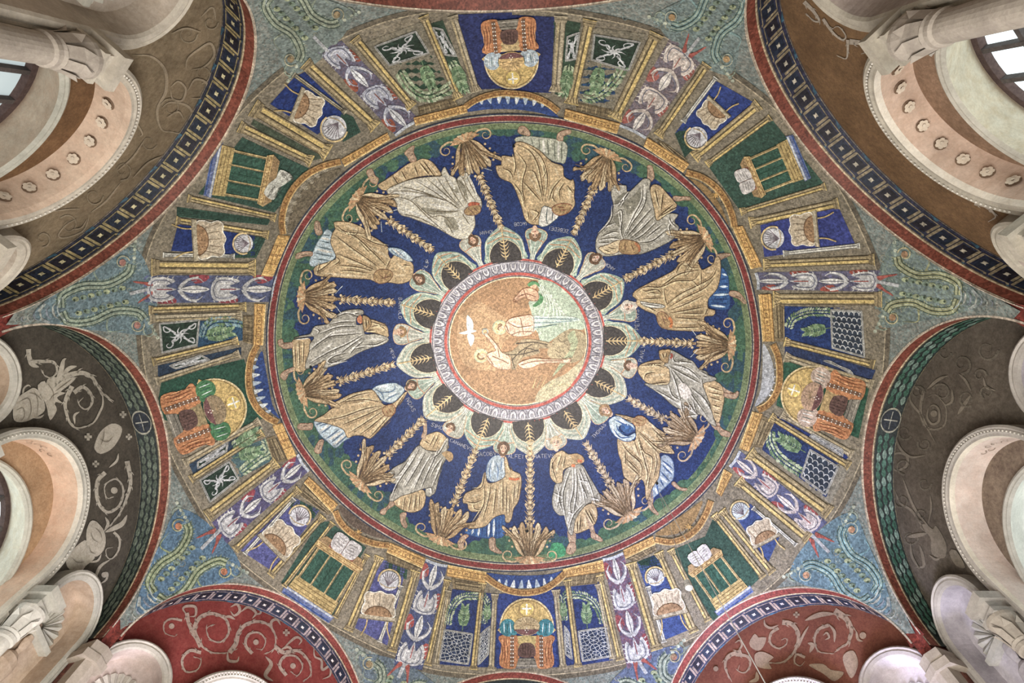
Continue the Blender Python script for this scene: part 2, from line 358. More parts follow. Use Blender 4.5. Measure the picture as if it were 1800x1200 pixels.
p.build(f)
p=Part('hair').line(px('345,672 335,690 345,708 365,712 378,700',K),3,'6E5238/8A6A4A',18); p.build(f)
p=Part('bowl').disc(px('385,530',K)[0],6,'9AA3A0/C2C2B4',16); p.disc(px('385,530',K)[0],3.6,'C9A06A',17); p.build(f)
f=person('river_spirit','old bearded man rising from the river holding a green cloth',(925,515))
p=Part('body'); p.fill(px('575,310 600,285 625,255 660,240 700,245 735,270 735,320 690,325 640,300 600,325',K),'D0A684/BE9270',15); p.line(px('575,310 600,285 625,255 660,240 700,245 735,270 735,320 690,325 640,300 600,325',K),1.1,'8A5E42',17,closed=True); p.disc(px('705,225',K)[0],6,'CE9F7C',15)
for t in ('600,300 660,280 720,300','640,250 660,310','580,310 570,330 600,335'): p.line(px(t,K),1.6,'7A5038',17)
p.build(f)
p=Part('green_cloth'); p.fill(px('720,365 700,360 730,330 748,300 740,275 770,300 765,335',K),'4E8A52/3B7446',16); p.fill(px('665,215 700,195 735,205 748,235 715,215 680,232',K),'5F9660/3B7446',17); p.build(f)
f=person('white_dove','white dove diving with spread wings above the two men',(825,580))
p=Part('body').fill(px('210,540 250,528 290,515 330,525 290,540 250,548',K),'E8EDE8/D0DCDA',15); p.build(f)
for t in ('268,525 262,460 268,418 300,455 308,490 300,520','270,545 270,580 290,628 312,590 308,550'):
    p=Part('wing').fill(px(t,K),'DDE8E8/C6D4D6',16); p.build(f)
# ---------------------------------------------------------------- draped petals round the medallion
STEMS=[((931,985),(932,772),'below the medallion, foot beside the bright green patch'),((772,950),(838,785),'between the blue-skirted man and the waving man'),((630,850),(745,735),'between the waving man and the man in pale blue sleeves'),((528,690),(690,640),'between the pale blue sleeves man and the grey-cloaked man'),
((528,520),(695,531),'lying level between the grey-cloaked and the kneeling-hem gold man'),((625,345),(762,440),'with ringed tendrils below the pale fan-folded cloak'),((815,240),(882,402),'between the pale fan-folded man and the all-gold man'),((1070,268),(1008,412),'between the all-gold man and the silver-cloaked man'),
((1243,415),(1098,490),'between the silver-cloaked man and the broad gold man'),((1288,606),(1122,598),'lying level between the broad gold man and the grey gold man'),((1228,772),(1106,700),'between the grey gold man and the blue-armed man'),((1108,908),(1030,778),'between the blue-armed man and the man with orange cuffs')]
def lf(c): 
    d=np.array(c,float)-MC; return math.atan2(d[1]/MQ,d[0])
angs=[lf(s[1]) for s in STEMS]
PW=[('8CA898/A6B8A4','D8D2BC/C6C9B4'),('BEBBA8/A9B2A2','A9BEB0/C9CDBC')]
HOURS='six seven eight nine ten eleven twelve one two three four five'.split()
PLACE=['bottom centre','lower left of centre','lower left','left, lower of two','left, upper of two','upper left','top, left of two','top, right of two','upper right','right, level','lower right','bottom right']
for i,a in enumerate(angs):
    Q=lambda P,a=a: np.array([medpt(a+x/MA,MA+y) for x,y in P])
    light=i in(0,2,3,10,11)
    ang_s=12 if i in(0,9) else 0
    t=thing('draped_petal','scalloped cloth petal over a dark lunette, at %s o\'clock of the medallion'%HOURS[i],'petal',tuple(dome(Q([(0,30)]),5)[0]),'cloth petals around the medallion')
    c1,c2=PW[1 if light else 0]
    p=Part('cloth',step=9); p.fill(Q([(-34,-2),(-32,16),(-26,38),(-13,53),(0,62),(13,53),(26,38),(32,16),(34,-2)]),c1,5)
    for sg in(-1,1):
        for r,k in((.93,'E6DFCB/D2CDBA'),(.84,'7F9A90/93A79A'),(.76,'E0D6BC/CDC8B0'),(.7,'8FA79A/A4B3A4')):
            p.line(Q([(sg*33*r,0),(sg*33*r,18*r),(sg*26*r,40*r),(sg*13*r,54*r),(0,63*r)]),1.4,k,7)
    if not light:
        for y in(38,50): p.line(Q([(-24*(1-(y-38)/40),y-3),(0,y+4),(24*(1-(y-38)/40),y-3)]),1.6,'CF9464/C08A62',8)
    p.build(t)
    p=Part('dark_lunette',step=9).fill(Q([(-29,-3),(-29,-2),(-26,13),(-18,27),(-8,35),(0,37),(8,35),(18,27),(26,13),(29,-2),(29,-3)]),'4A443F/39363A',9,smooth=False)
    p.line(Q([(-28,0),(-26,13),(-18,27),(-8,35),(0,37),(8,35),(18,27),(26,13),(28,0)]),1.2,'CDBf9A'.upper(),10); p.build(t)
    p=Part('gold_sprig',step=6); p.line(Q([(0,-1),(0,60)]),2,'C6A36A/D8BC84',11)
    for y in range(4,36,7):
        for sg in(-1,1): p.line(Q([(0,y),(sg*4,y+2),(sg*7,y+7)]),2.8,'C9A96F/DCC28C',11,taper=1)
    p.build(t)
    # fan of cloth behind the neighbouring head
for i in range(12):
    a0=angs[i]; a1=angs[(i+1)%12]
    if a1<a0-PI: a1+=2*PI
    if a1>a0+PI: a1-=2*PI
    a=(a0+a1)/2
    Q=lambda P,a=a: np.array([medpt(a+x/MA,MA+y) for x,y in P])
    ln={4:62,3:60}.get(i,56)
    t=thing('cloth_fan','pleated cloth fan behind a head, between %s and %s o\'clock of the medallion'%(HOURS[i],HOURS[(i+1)%12]),'cloth',tuple(dome(Q([(0,30)]),5)[0]),'cloth fans around the medallion')
    p=Part('cloth',step=9); c=('A3B2A0/8FA698','BEB8A8/ACB0A2')[i%2]
    p.fill(Q([(-4,-3),(-5,12),(-11,32),(-15,46),(-12,ln),(0,ln+4),(12,ln),(15,46),(11,32),(5,12),(4,-3)]),c,6)
    for x in(-.8,-.5,-.2,.1,.4,.7): p.line(Q([(x*4,0),(x*6,14),(x*14,34),(x*15,ln-6)]),1.1,('8C9C92/9DA89C','EAE4D6/DAD6C8')[int(x*10)%2],8)
    if i%3!=1: p.line(Q([(-12,36),(0,39),(12,36)]),1.6,'C98F68/C08A62',9)
    p.line(Q([(-5,12),(-11,32),(-15,46),(-12,ln),(0,ln+4),(12,ln),(15,46),(11,32),(5,12)]),1,'C9A06C',9); p.build(t)
# ---------------------------------------------------------------- gold acanthus candelabra between the figures
GO=['B99A6A/CDB386','A98A5C/BFA072','CCB286/DCC89E']
for i,(b,tp,where) in enumerate(STEMS):
    b=np.array(b,float); tp=np.array(tp,float); Ln=np.hypot(*(tp-b)); f0=frame(b,tp); s=1/Ln
    f=lambda P: f0(np.array([(x*(1.22 if y<62 else 1),y*(1.16 if y<60 else 1)) for x,y in P])*s)
    R=random.Random(i)
    pale=i>=10
    g=GO if not pale else ['B0977A/BFA98A','A18A6E/B29A7C','C4B092/CDBA9C']
    t=thing('acanthus_candelabrum','gold acanthus candelabrum '+where,'candelabrum',tuple(dome(b[None],6)[0]),'gold candelabra between the figures')
    p=Part('root_leaves',step=9)
    for k in range(9):
        a=math.radians(190+k*20); e=(math.cos(a)*24,math.sin(a)*13+6); nn=(-math.sin(a)*3.5,math.cos(a)*3.5)
        p.poly(f([(0,8),(e[0]*.6+nn[0],e[1]*.6+nn[1]),e,(e[0]*.6-nn[0],e[1]*.6-nn[1])]),g[k%3] if k%2 else 'B88657/CB9F6E',8)
    for sg in(-1,1): p.line(f(spiral((sg*31,8),9,2.5,-90 if sg>0 else -90,sg*1.2)),3.2,g[0],9,taper=1); p.line(f([(sg*10,4),(sg*22,-2),(sg*31,-1)]),3.4,g[0],8)
    p.build(t)
    for k in (0,6,1,5,2,4,3):
        u=(k-3)/3; bx=u*12; tx=u*(31+R.uniform(-2,6)); ty=56-abs(u)*10+R.uniform(-4,8)
        L=Part('leaf',step=9); w=4.3
        P=[(bx*.6,6),(bx-w*.7,20),(tx*.9-w,40),(tx-w*.9,ty-3),(tx,ty+3),(tx+w*.9,ty-3),(tx*.9+w,40),(bx+w*.7,20)]
        if abs(u)>.9: P=[(bx*.5,4),(bx*1.2-w*.7,14),(bx*1.9-w,34),(tx-w*.9,ty-3),(tx+u*3,ty+2),(tx+w*.9,ty-4),(bx*1.9+w,34),(bx*1.2+w*.7,14)]
        L.fill(f(P),g[(k*2+i)%3],9+abs(k-3)%2)
        L.line(cat(f(P),True,5),.9,'5E4830/6E5638',12,closed=True,smooth=False); L.line(f([(bx*.6,8),(bx*1.3,26),(tx*.97,ty-4)]),1.2,'5E4830/6E5638',12)
        for sg in(-1,1):
            L.line(f([(bx*.8+sg*2,14),(bx*1.3+sg*4,30),(tx+sg*3.6,ty-9)]),.9,'7A5E3C/8C6C48',12)
            for yy in range(18,int(ty)-4,9): L.disc(f([(bx+(tx-bx)*yy/ty+sg*(w+.6),yy+3)])[0],2.2,g[(k+yy)%3],9,n=7)
        L.build(t)
    st=Part('stem',step=9); st.line(f([(0,64),(0,Ln)]),4.6,g[1],8); st.line(f([(.5,66),(.5,Ln)]),1,'6E5538',10); st.build(t)
    y=72; k=0
    while y<Ln-2:
        L=Part('leaf_whorl',step=9); sz=8.2*(1-.25*(y/Ln)); 
        for sg in(-1,1):
            L.line(f([(0,y-1),(sg*sz*.6,y+1),(sg*sz*(1.1+.15*(k%2)),y+6)]),4.6,g[(k+(sg>0))%3],11,taper=1); L.line(f([(0,y+3),(sg*sz*.55,y+5),(sg*sz*.7,y+9)]),2.6,g[(k+1)%3],11,taper=1)
            if k%3==0: L.disc(f([(sg*sz*.95,y-2)])[0],2.4,g[2],11,n=8)
        L.disc(f([(0,y+2)])[0],3.2,g[2],12,n=8); L.line(f([(-2.4,y-1),(0,y-2.4),(2.4,y-1)]),1,'644C30',13)
        L.build(t); y+=9.5; k+=1
    if i in(4,5,6,9):
        h=Part('tendrils',step=6)
        for sg in(-1,1): h.line(f([(sg*8,52),(sg*17,66),(sg*24,72)]),1,'B9C2C4',11)
        h.build(t)
# ---------------------------------------------------------------- the twelve robed figures
G0,G1,G2,GD='BD9F70/CFB486','D6BC90/E0CCA4','AA8856/B99866','55402A/665038'
W0,W1,W2,WD='A39E90/B6B1A2','D4D0C4/E0DCD2','8A8474/9C9686','484238/5A5448'
B0,B1,BD='3A6BA8/2A5590','A9BFCB/C6D4D8','1F3E78/2A4C86'
SK,SKD,HB='A78A6E/BB9E82','8A5E48','5E4430/6E5038'
def folds(p,txts,K,key,w=1.5,z=9):
    w*=1.15
    for t in txts:
        P=px(t,K); p.line(P,w,key,z,taper=2)
        if key in(GD,WD):
            C_=cat(P,False,6); N=np.gradient(C_,axis=0); N/=np.maximum(np.hypot(N[:,0],N[:,1]),1e-6)[:,None]; N=np.stack([-N[:,1],N[:,0]],1)
            p.line(C_+N*2.4,1.7,'DCC894/E6D8AC' if key==GD else 'E2DFD6/EEEAE2',z,smooth=False,taper=2); p.line(C_[len(C_)//4:]-N[len(C_)//4:]*3.2,.9,'7A6240/8A7048' if key==GD else '6E6A5E/7E7A6C',z,smooth=False,taper=2)
def head(t,K,c,r,ang,hair=HB,beard=False,skin='D6AA8A/E2BC9C'):
    """c in crop px, ang = direction of the top of the head in picture degrees"""
    c=px('%g,%g'%c,K)[0]; r=r/K[2]; a=math.radians(ang); d=np.array([math.cos(a),math.sin(a)]); n=np.array([-d[1],d[0]])
    h=Part('head',step=5); h.disc(c-d*r*1.15,r*.5,skin,9,r2=r*.6); h.disc(c,r*1.12,skin,10,r2=r*.86,ang=a)
    o=h.build(t)
    q=Part('hair',step=4); q.line([c-d*r*.2+n*r*.92,c+d*r*.55+n*r*.86,c+d*r*1.15,c+d*r*.55-n*r*.86,c-d*r*.2-n*r*.92],r*.62,hair,12)
    if beard: q.line([c-d*r*.2+n*r*.8,c-d*r*.95+n*r*.45,c-d*r*1.2,c-d*r*.95-n*r*.45,c-d*r*.2-n*r*.8],r*.5,hair,12)
    sub(q,o)
    q=Part('face',step=4)
    for s in(-1,1): q.disc(c+d*r*.12+n*s*r*.36,r*.13,'3A2A22',12,r2=r*.17,ang=a,n=6); q.line([c+d*r*.36+n*s*r*.16,c+d*r*.4+n*s*r*.58],r*.12,'5A4030',12)
    q.line([c+d*r*.2,c-d*r*.25],r*.12,'A06A50',12); q.line([c-d*r*.5+n*r*.24,c-d*r*.5-n*r*.24],r*.14,'9A4A40',12); sub(q,o)
def foot(t,K,txt,z=8):
    p=Part('foot',step=6); P=px(txt,K); p.fill(P,SK,z); p.line(P,.9,SKD,z+1,closed=True); p.line([P[0]*.6+P[len(P)//2]*.4,P[-1]*.5+P[len(P)//2]*.5],1.1,'5E4636',z+1); p.build(t)
def robe(t,name,K,txt,key,fl=(),hl=(),dark=GD,light=G1,z=6,edge=True,w=1.5):
    p=Part(name,step=10); P=px(txt,K); p.fill(P,key,z)
    if edge: p.line(cat(P,True,6),1.1,dark,z+1,closed=True,smooth=False)
    folds(p,hl,K,light,3.6,z+1); folds(p,fl,K,dark,w,z+2); p.build(t)
def fig(label,c): return thing('robed_figure',label,'mosaic figure',tuple(dome(np.array([c],float),6)[0]),'twelve robed figures around the dome')
# 1 bottom, James: gold mantle over blue tunic
K=(780,760,4.8); t=fig('bearded figure in gold mantle over striped blue skirt at the foot of the ring',(868,860))
foot(t,K,'175,860 210,870 175,910 165,975 140,985 120,960 130,900'); foot(t,K,'385,895 430,890 440,960 490,1010 470,1022 410,1000 385,970')
robe(t,'tunic_skirt',K,'205,790 180,830 190,855 300,885 430,892 505,870 520,770 515,690 430,690 330,740',B0,('330,780 320,885','365,760 360,888','400,740 395,890','440,700 440,890','470,700 465,885'),('300,800 290,875','385,750 375,880','425,730 420,880','250,810 235,860'),BD,'D2DCE0',6,w=2.2)
robe(t,'sleeve',K,'440,190 400,215 370,260 358,330 360,380 410,415 470,400 520,370 525,300 520,240 490,200','9DB0C0/B7C6CE',('400,240 385,330 400,400','440,240 460,320 450,400','490,230 480,320'),('420,230 410,330','505,240 505,330'),'4A6A94','D6DEE0',8)
robe(t,'mantle',K,'350,330 330,400 270,470 185,510 160,560 165,595 200,600 205,640 240,668 320,660 340,640 290,720 210,795 225,812 350,790 420,720 510,690 520,750 550,760 575,720 590,640 630,580 655,450 655,380 640,345 600,330 560,300 540,240 525,200 510,215 515,300 515,370 440,415 370,420',G0,
 ('345,430 340,600 250,760','400,430 380,560 330,740','450,430 430,600 420,700','500,400 500,680','530,420 530,690','560,500 555,700','600,440 590,600','640,400 620,560','185,580 260,590 330,560','255,600 260,640 330,650','350,340 320,460 240,480','540,260 570,330'),
 ('370,450 360,600 280,740','475,430 460,650','620,420 600,560','545,560 540,700','230,540 300,520','390,520 430,480'),GD,G1,9)
p=Part('orange_cuff').line(px('550,385 600,395 640,385',K),4,'D8743C/C8642E',13); p.build(t)
head(t,K,(503,135),44,-82,HB,True)
# 2 waving man, grey cloak over gold
K=(600,720,5); t=fig('waving figure with raised arm, grey cloak over gold tunic',(740,820))
foot(t,K,'430,800 470,830 400,880 380,920 340,910 345,880 400,850'); foot(t,K,'520,910 570,905 560,960 578,1020 560,1040 530,1010 515,950')
p=Part('raised_arm',step=8); p.fill(px('700,240 720,180 718,130 745,110 752,150 748,220 735,260',K),SK,8); p.line(px('705,235 722,180 720,130',K),1,SKD,9); p.build(t)
robe(t,'tunic',K,'480,770 465,830 560,890 640,900 715,860 740,760 710,700 600,730',G0,('560,760 545,880','620,740 590,890','660,740 640,890','690,730 680,880'),('510,780 500,840','640,750 620,880'),GD,G1,6)
robe(t,'tunic_top',K,'690,290 720,240 800,200 860,195 920,240 940,300 930,350 820,360 700,340',G0,('830,210 770,330','860,210 800,340','720,260 780,300'),('890,220 860,320',),GD,G1,7)
robe(t,'cloak',K,'680,310 620,370 560,450 470,500 400,560 410,578 470,560 430,610 435,640 480,650 490,680 430,740 420,800 460,800 520,760 620,730 700,700 740,690 735,740 770,765 800,745 825,720 850,620 880,500 920,430 925,380 940,260 920,250 880,330 830,365 740,350',W0,
 ('690,340 620,460 500,640 440,780','740,370 680,480 560,680','800,380 720,520 640,700','860,340 800,470 740,600 700,700','900,430 850,560 800,680','890,420 830,500 780,600','480,580 520,540 600,420','930,260 860,380 780,440','740,690 790,680 800,740'),
 ('720,360 640,500 540,660','780,400 700,540 600,700','880,440 830,580','560,480 640,380','840,400 780,520','470,600 520,580'),WD,W1,9)
p=Part('crown_bundle',step=8); p.fill(px('880,380 930,360 975,380 980,430 945,455 915,420',K),G2,11); p.build(t)
head(t,K,(955,160),36,-62,HB)
# 3 pale blue sleeves
K=(490,640,6); t=fig('figure in gold mantle with pale blue sleeves and white pleated skirt',(640,725))
foot(t,K,'350,620 345,680 290,690 200,680 195,640 230,620 300,622'); foot(t,K,'430,795 470,800 450,880 440,930 400,940 370,910 390,850')
robe(t,'tunic_skirt',K,'370,600 395,680 450,760 530,830 600,880 680,810 760,760 700,690 600,650 480,610',B1,('420,650 520,620','440,730 560,640','490,790 640,680','540,830 690,710','590,860 730,740','380,640 460,610'),('430,700 540,630','520,800 670,700','570,850 710,730'),'5A6E86',W1,6,w=2.4)
robe(t,'sleeves',K,'1230,195 1130,200 1030,225 985,260 990,300 1040,320 1070,360 1110,390 1200,400 1280,330 1320,280 1310,240 1260,210','A9BCC2/C6D0D0',('1215,200 1220,260 1160,290 1060,290','1000,250 1080,300 1110,380','1270,300 1180,340 1120,380'),('1040,240 1160,220','1240,290 1150,330'),'56708C','DDE4E2',8,w=2)
robe(t,'mantle',K,'980,265 880,280 760,310 640,370 570,410 600,430 640,440 560,460 470,530 370,590 470,612 600,650 680,690 720,770 790,750 880,750 960,780 1060,690 1180,560 1230,500 1230,460 1290,390 1350,300 1330,290 1230,390 1130,430 1080,400 1040,330',G0,
 ('1100,430 900,470 640,560 440,590','1100,450 900,540 660,640','1110,480 900,620 740,720','1130,520 960,660 850,740','1160,540 1020,700 950,770','1200,540 1080,660','1090,400 900,370 640,400','980,290 800,330 620,420','1330,310 1240,440'),
 ('1080,430 860,500 600,580','1100,500 920,600 760,700','1140,540 1000,680','950,300 760,350','1010,360 800,420'),GD,G1,9)
robe(t,'crown_bundle',K,'1090,470 1130,430 1190,420 1225,450 1215,510 1170,545 1110,530',G2,('1120,480 1150,520','1160,460 1180,510'),(),'7A3E28',G1,12)
head(t,K,(1395,225),46,-25,HB,True)
# 4 grey cloak, level
K=(480,520,6.667); t=fig('figure wrapped in a big grey fan-folded cloak with orange cuff',(600,598))
foot(t,K,'215,540 215,600 120,610 60,570 50,520 100,500 120,545'); foot(t,K,'240,830 250,870 180,900 140,980 90,960 80,920 130,870')
robe(t,'tunic_hem',K,'230,510 215,560 225,680 250,870 380,860 420,640 430,500 330,500',G0,('300,520 310,850','360,520 350,800','250,560 260,800'),('280,540 290,840',),GD,G1,6)
robe(t,'tunic_top',K,'1130,270 1240,300 1330,350 1350,430 1340,480 1200,430 1070,410 1060,350',G0,('1140,290 1330,350','1130,360 1240,340 1330,400','1080,400 1200,390'),('1180,320 1290,370',),GD,G1,7)
robe(t,'cloak',K,'235,490 330,460 420,440 450,400 480,350 600,330 650,310 720,230 800,180 900,155 1010,150 1055,170 1050,210 980,230 975,330 1060,330 1070,440 1200,440 1340,480 1340,530 1260,570 1150,600 1000,660 880,730 740,800 640,830 600,850 550,810 570,770 520,790 400,850 370,830 380,760 420,640 420,560 470,470',W0,
 ('1050,430 860,450 640,480 420,640','1050,450 860,560 640,660 400,800','1050,480 900,580 780,680','1060,520 960,600 900,680','1080,590 940,620','975,350 760,360 540,440','970,300 820,300 660,330','1000,240 860,200 740,240','1010,190 900,220','1060,560 1200,560 1330,500','880,660 720,700 640,760 720,770 860,740','480,360 540,400 520,440','640,800 700,770 850,720','250,490 420,470','700,420 600,500 450,600'),
 ('980,390 760,400 600,470','1040,470 840,600 620,700','1000,560 880,650','840,180 940,250','700,540 560,640','1120,500 1300,500','780,740 660,790'),WD,W1,9)
p=Part('orange_cuff').fill(px('985,240 1020,215 1040,260 1035,310 1000,310 980,280',K),'CF7A48/DB9060',12); p.build(t)
robe(t,'crown_bundle',K,'1045,220 1110,240 1145,290 1140,340 1080,400 1060,400 1045,330',G2,('1080,250 1090,370','1110,260 1120,330'),(),GD,G1,13)
head(t,K,(1490,415),52,-4,'A8824E/8E6C42')
# 5 gold WNW
K=(490,350,6); t=fig('figure in gold cloak with squared hem, white pleated skirt and bent bare foot',(640,450))
foot(t,K,'380,225 420,230 440,300 455,340 430,370 390,360 370,290'); foot(t,K,'350,550 345,590 280,590 200,620 170,610 180,570 260,545')
robe(t,'tunic_skirt',K,'500,310 450,380 400,450 360,540 320,640 330,695 400,700 560,640 600,560 560,440 560,350',B1,('460,370 540,380','430,430 550,460','400,490 570,530','370,560 580,600','350,620 540,640'),('440,400 540,420','390,520 570,560'),'5A6E76',W1,6,w=2)
robe(t,'cloak',K,'575,235 680,225 780,245 880,290 930,350 1050,420 1150,500 1150,560 1180,620 1230,560 1290,600 1400,660 1420,720 1410,790 1380,850 1280,885 1150,870 1050,880 960,840 800,830 600,815 400,800 365,760 380,700 560,640 600,600 560,500 540,440 560,350 590,300',G0,
 ('590,300 800,380 1000,560 1140,700','580,360 760,500 960,640 1050,710','600,560 800,640 1020,740','600,260 700,330 900,350','840,290 800,370 640,330','620,690 800,700 1000,750','640,740 780,745 950,770','560,640 460,720 390,760','600,600 640,640 560,700','1180,620 1130,720','1150,490 1000,450 860,380','1300,680 1390,690','430,660 400,790','840,430 960,560'),
 ('640,420 820,560 1000,700','700,260 860,340','900,480 1080,560 1160,620','700,640 880,680','450,770 900,810','1230,660 1340,760','1200,800 1340,790'),GD,G1,9)
robe(t,'white_sleeve',K,'1145,510 1200,500 1290,520 1370,580 1410,640 1350,640 1270,600 1200,570',B1,('1180,520 1270,600','1230,520 1340,620','1300,540 1260,590'),('1200,510 1320,600',),'56708C',W1,11,w=1.2)
robe(t,'crown_bundle',K,'1010,760 1070,730 1170,740 1200,790 1150,860 1050,880 1000,830',G2,('1050,780 1100,820','1130,760 1110,850','1060,830 1180,800'),(),'6E4A34',G1,12)
head(t,K,(1475,835),50,30,HB,True)
# 6 NW pale fan-folded
K=(630,230,5.7125); t=fig('figure in pale fan-folded cloak over broad gold hem with red cuff',(760,340))
foot(t,K,'200,470 180,520 130,510 85,430 80,390 130,370 165,440'); foot(t,K,'520,300 490,250 460,210 520,150 560,140 550,200 580,280')
robe(t,'tunic_hem',K,'190,540 260,490 360,420 500,320 590,290 640,270 720,290 780,350 830,440 700,440 500,480 280,590',G0,('340,440 400,530','610,300 720,440','650,290 760,440','430,390 480,480','560,330 600,440'),('400,430 460,500','680,300 790,430'),GD,G1,6,w=2)
robe(t,'cloak',K,'280,590 400,520 560,470 780,445 840,440 830,410 865,350 910,430 970,460 1000,520 990,470 1040,420 1075,405 1110,430 1160,570 1230,680 1235,760 1190,830 1165,840 1170,940 1120,1040 1070,1080 980,1070 900,1030 780,960 650,910 520,860 410,820 360,680',W1.split('/')[0]+'/C9BFA4',
 ('290,590 560,600 880,690 1020,780','400,540 640,600 860,690','560,480 760,600 1000,770','680,460 840,600 1020,760','780,450 900,620 1030,760','860,440 960,620 1060,760','970,460 1080,720','360,650 520,690 700,860 900,1030','520,680 660,640 860,680','560,700 700,830 820,900','1040,430 1100,580 1180,700','1090,560 1060,640 1100,720','1030,790 860,800 680,790','1040,820 1120,940','880,900 960,1040','700,860 860,850 980,1000','1000,480 1080,560','410,820 600,860 800,960','1080,430 1180,640'),
 ('480,560 800,680','640,520 900,680','330,600 700,650 940,720','700,720 980,780','960,850 1040,1000','1120,460 1200,680','900,470 1010,640','430,760 640,850 820,940'),'7E7158/6F644E',W1,9)
p=Part('grey_folds',step=8)
for q in('930,560 980,550 1010,620 960,600','990,480 1060,520 1100,680 1020,560','640,760 860,790 1000,800 800,830 700,820','860,860 980,870 1000,980 900,960'): p.fill(px(q,K),'8E8874/9E9884',10)
p.build(t)
robe(t,'crown_bundle',K,'1060,790 1120,740 1200,730 1230,760 1215,810 1150,835 1080,830',G2,('1100,760 1160,820','1150,750 1200,800'),(),'6E4A44',G1,12)
p=Part('red_cuff').fill(px('1105,715 1150,700 1210,710 1215,730 1150,735 1105,745',K),'B5523C/C4683C',13); p.build(t)
head(t,K,(1150,1090),44,62,HB,True)
# 7 N all gold, upside down
K=(840,200,5.217); t=fig('all-gold upside-down figure with outflung mantle end and straight white skirt',(945,310))
foot(t,K,'380,110 430,105 480,160 470,190 420,180 370,160'); foot(t,K,'730,230 735,170 790,140 850,135 855,165 790,190 780,235')
robe(t,'tunic_skirt',K,'350,210 440,195 560,205 740,230 820,280 800,440 760,440 680,420 500,300 350,250','A9AA94/C2C4B0',('490,210 510,290','560,210 570,330','640,220 650,390','700,230 710,420','770,240 770,430'),('600,220 610,360','740,240 740,420'),'6A6E60',W1,6,w=2)
robe(t,'mantle',K,'350,250 420,250 560,320 680,430 780,470 790,560 850,600 875,590 890,650 885,740 890,830 830,900 740,930 690,960 620,1010 560,1010 480,1000 430,950 400,840 340,680 300,620 250,600 190,560 165,465 215,460 220,375 330,380 325,300',G0,
 ('350,260 480,330 560,480 610,780','440,260 580,380 640,560 620,790','350,320 440,440 440,500 410,640 440,860','440,510 520,520 580,700 600,800','780,570 690,680 650,800','700,700 690,760 720,800','410,600 500,700 590,800','600,450 620,540','640,490 600,580','330,620 400,720 430,850','220,480 300,520 330,600','330,350 350,470 330,560','800,620 750,700 760,780','820,640 880,720','480,860 560,900 500,980','460,880 470,960'),
 ('470,300 600,470 630,700','460,560 520,640 570,760','710,480 740,560','360,480 380,600','740,650 700,760','830,660 850,780','480,880 560,960','260,400 320,440','500,540 560,640'),GD,G1,9)
robe(t,'white_sleeve',K,'590,850 630,840 700,870 740,930 690,980 630,1020 560,1010',W1,('640,850 630,960 650,1010','690,880 680,980'),(),'3A4A4E',W1,10)
robe(t,'crown_bundle',K,'680,850 730,820 800,810 860,830 830,890 760,920 700,900',G2,('730,840 800,850','750,870 820,870'),(),'8A4A34',G1,12)
head(t,K,(525,1095),46,88,'8A6644/6E5038')
# 8 NE silver
K=(1020,260,5.454); t=fig('figure in silver grey cloak with white fan pleats and raised foot',(1120,370))
foot(t,K,'650,280 690,310 715,260 700,190 690,160 650,160 650,220'); foot(t,K,'890,470 930,500 1000,490 1060,490 1055,460 960,455 910,450')
robe(t,'tunic_hem',K,'690,350 760,350 830,420 910,510 930,550 850,620 740,690 700,560 670,440',G0,('720,380 760,560','760,640 900,530','740,660 920,560','800,420 780,600'),('740,400 760,600',),GD,G1,6,w=2)
robe(t,'cloak',K,'310,350 380,345 445,350 450,400 480,405 560,330 620,280 680,300 670,360 680,440 710,570 740,690 850,620 945,630 910,680 920,720 950,750 900,860 740,950 600,1005 560,1010 420,1010 250,1030 160,990 160,850 250,720 310,600 320,530 300,440',W0,
 ('310,530 400,500 470,410','320,540 300,680 180,820','330,620 400,580 410,700 380,800','480,410 360,560','600,340 600,480 520,640 420,850','650,360 620,540 500,720 430,860','700,560 560,720 440,860','720,640 580,780 470,870','740,700 600,830 500,880','800,720 640,850','850,760 700,880 560,900','380,600 400,720 400,800 430,880','200,840 320,790 380,800','170,870 300,850 400,860','180,900 300,890','860,640 880,700 940,760','900,690 860,750 890,840','230,740 340,700','450,440 400,560'),
 ('620,320 610,480 500,680','440,560 520,560 500,640','340,380 400,440','680,620 540,780','780,760 620,880','840,800 680,920','200,960 360,1010','260,820 360,830','880,660 900,740'),WD,W1,9)
p=Part('shadow_folds',step=8)
for q in('330,500 400,430 460,410 400,520 340,540','420,520 520,440 590,360 580,480 500,620 440,600','330,650 390,620 400,760 330,700'): p.fill(px(q,K),'7E7A6A/8E8A7A',10)
p.build(t)
robe(t,'tunic_top',K,'180,950 260,920 380,870 400,920 360,990 260,1010',G1,('220,960 300,990','260,940 360,960'),(),GD,G1,11)
robe(t,'crown_bundle',K,'390,880 460,870 560,900 580,950 560,1000 460,1010 380,980',G2,('430,900 440,980','490,900 520,980'),(),'6E4A34',G1,12)
p=Part('orange_cuff').line(px('530,900 570,940 570,985',K),4,'C27848/B2683C',13); p.build(t)
head(t,K,(150,1050),46,150,HB,True,'DDB89C/E6C8B0')
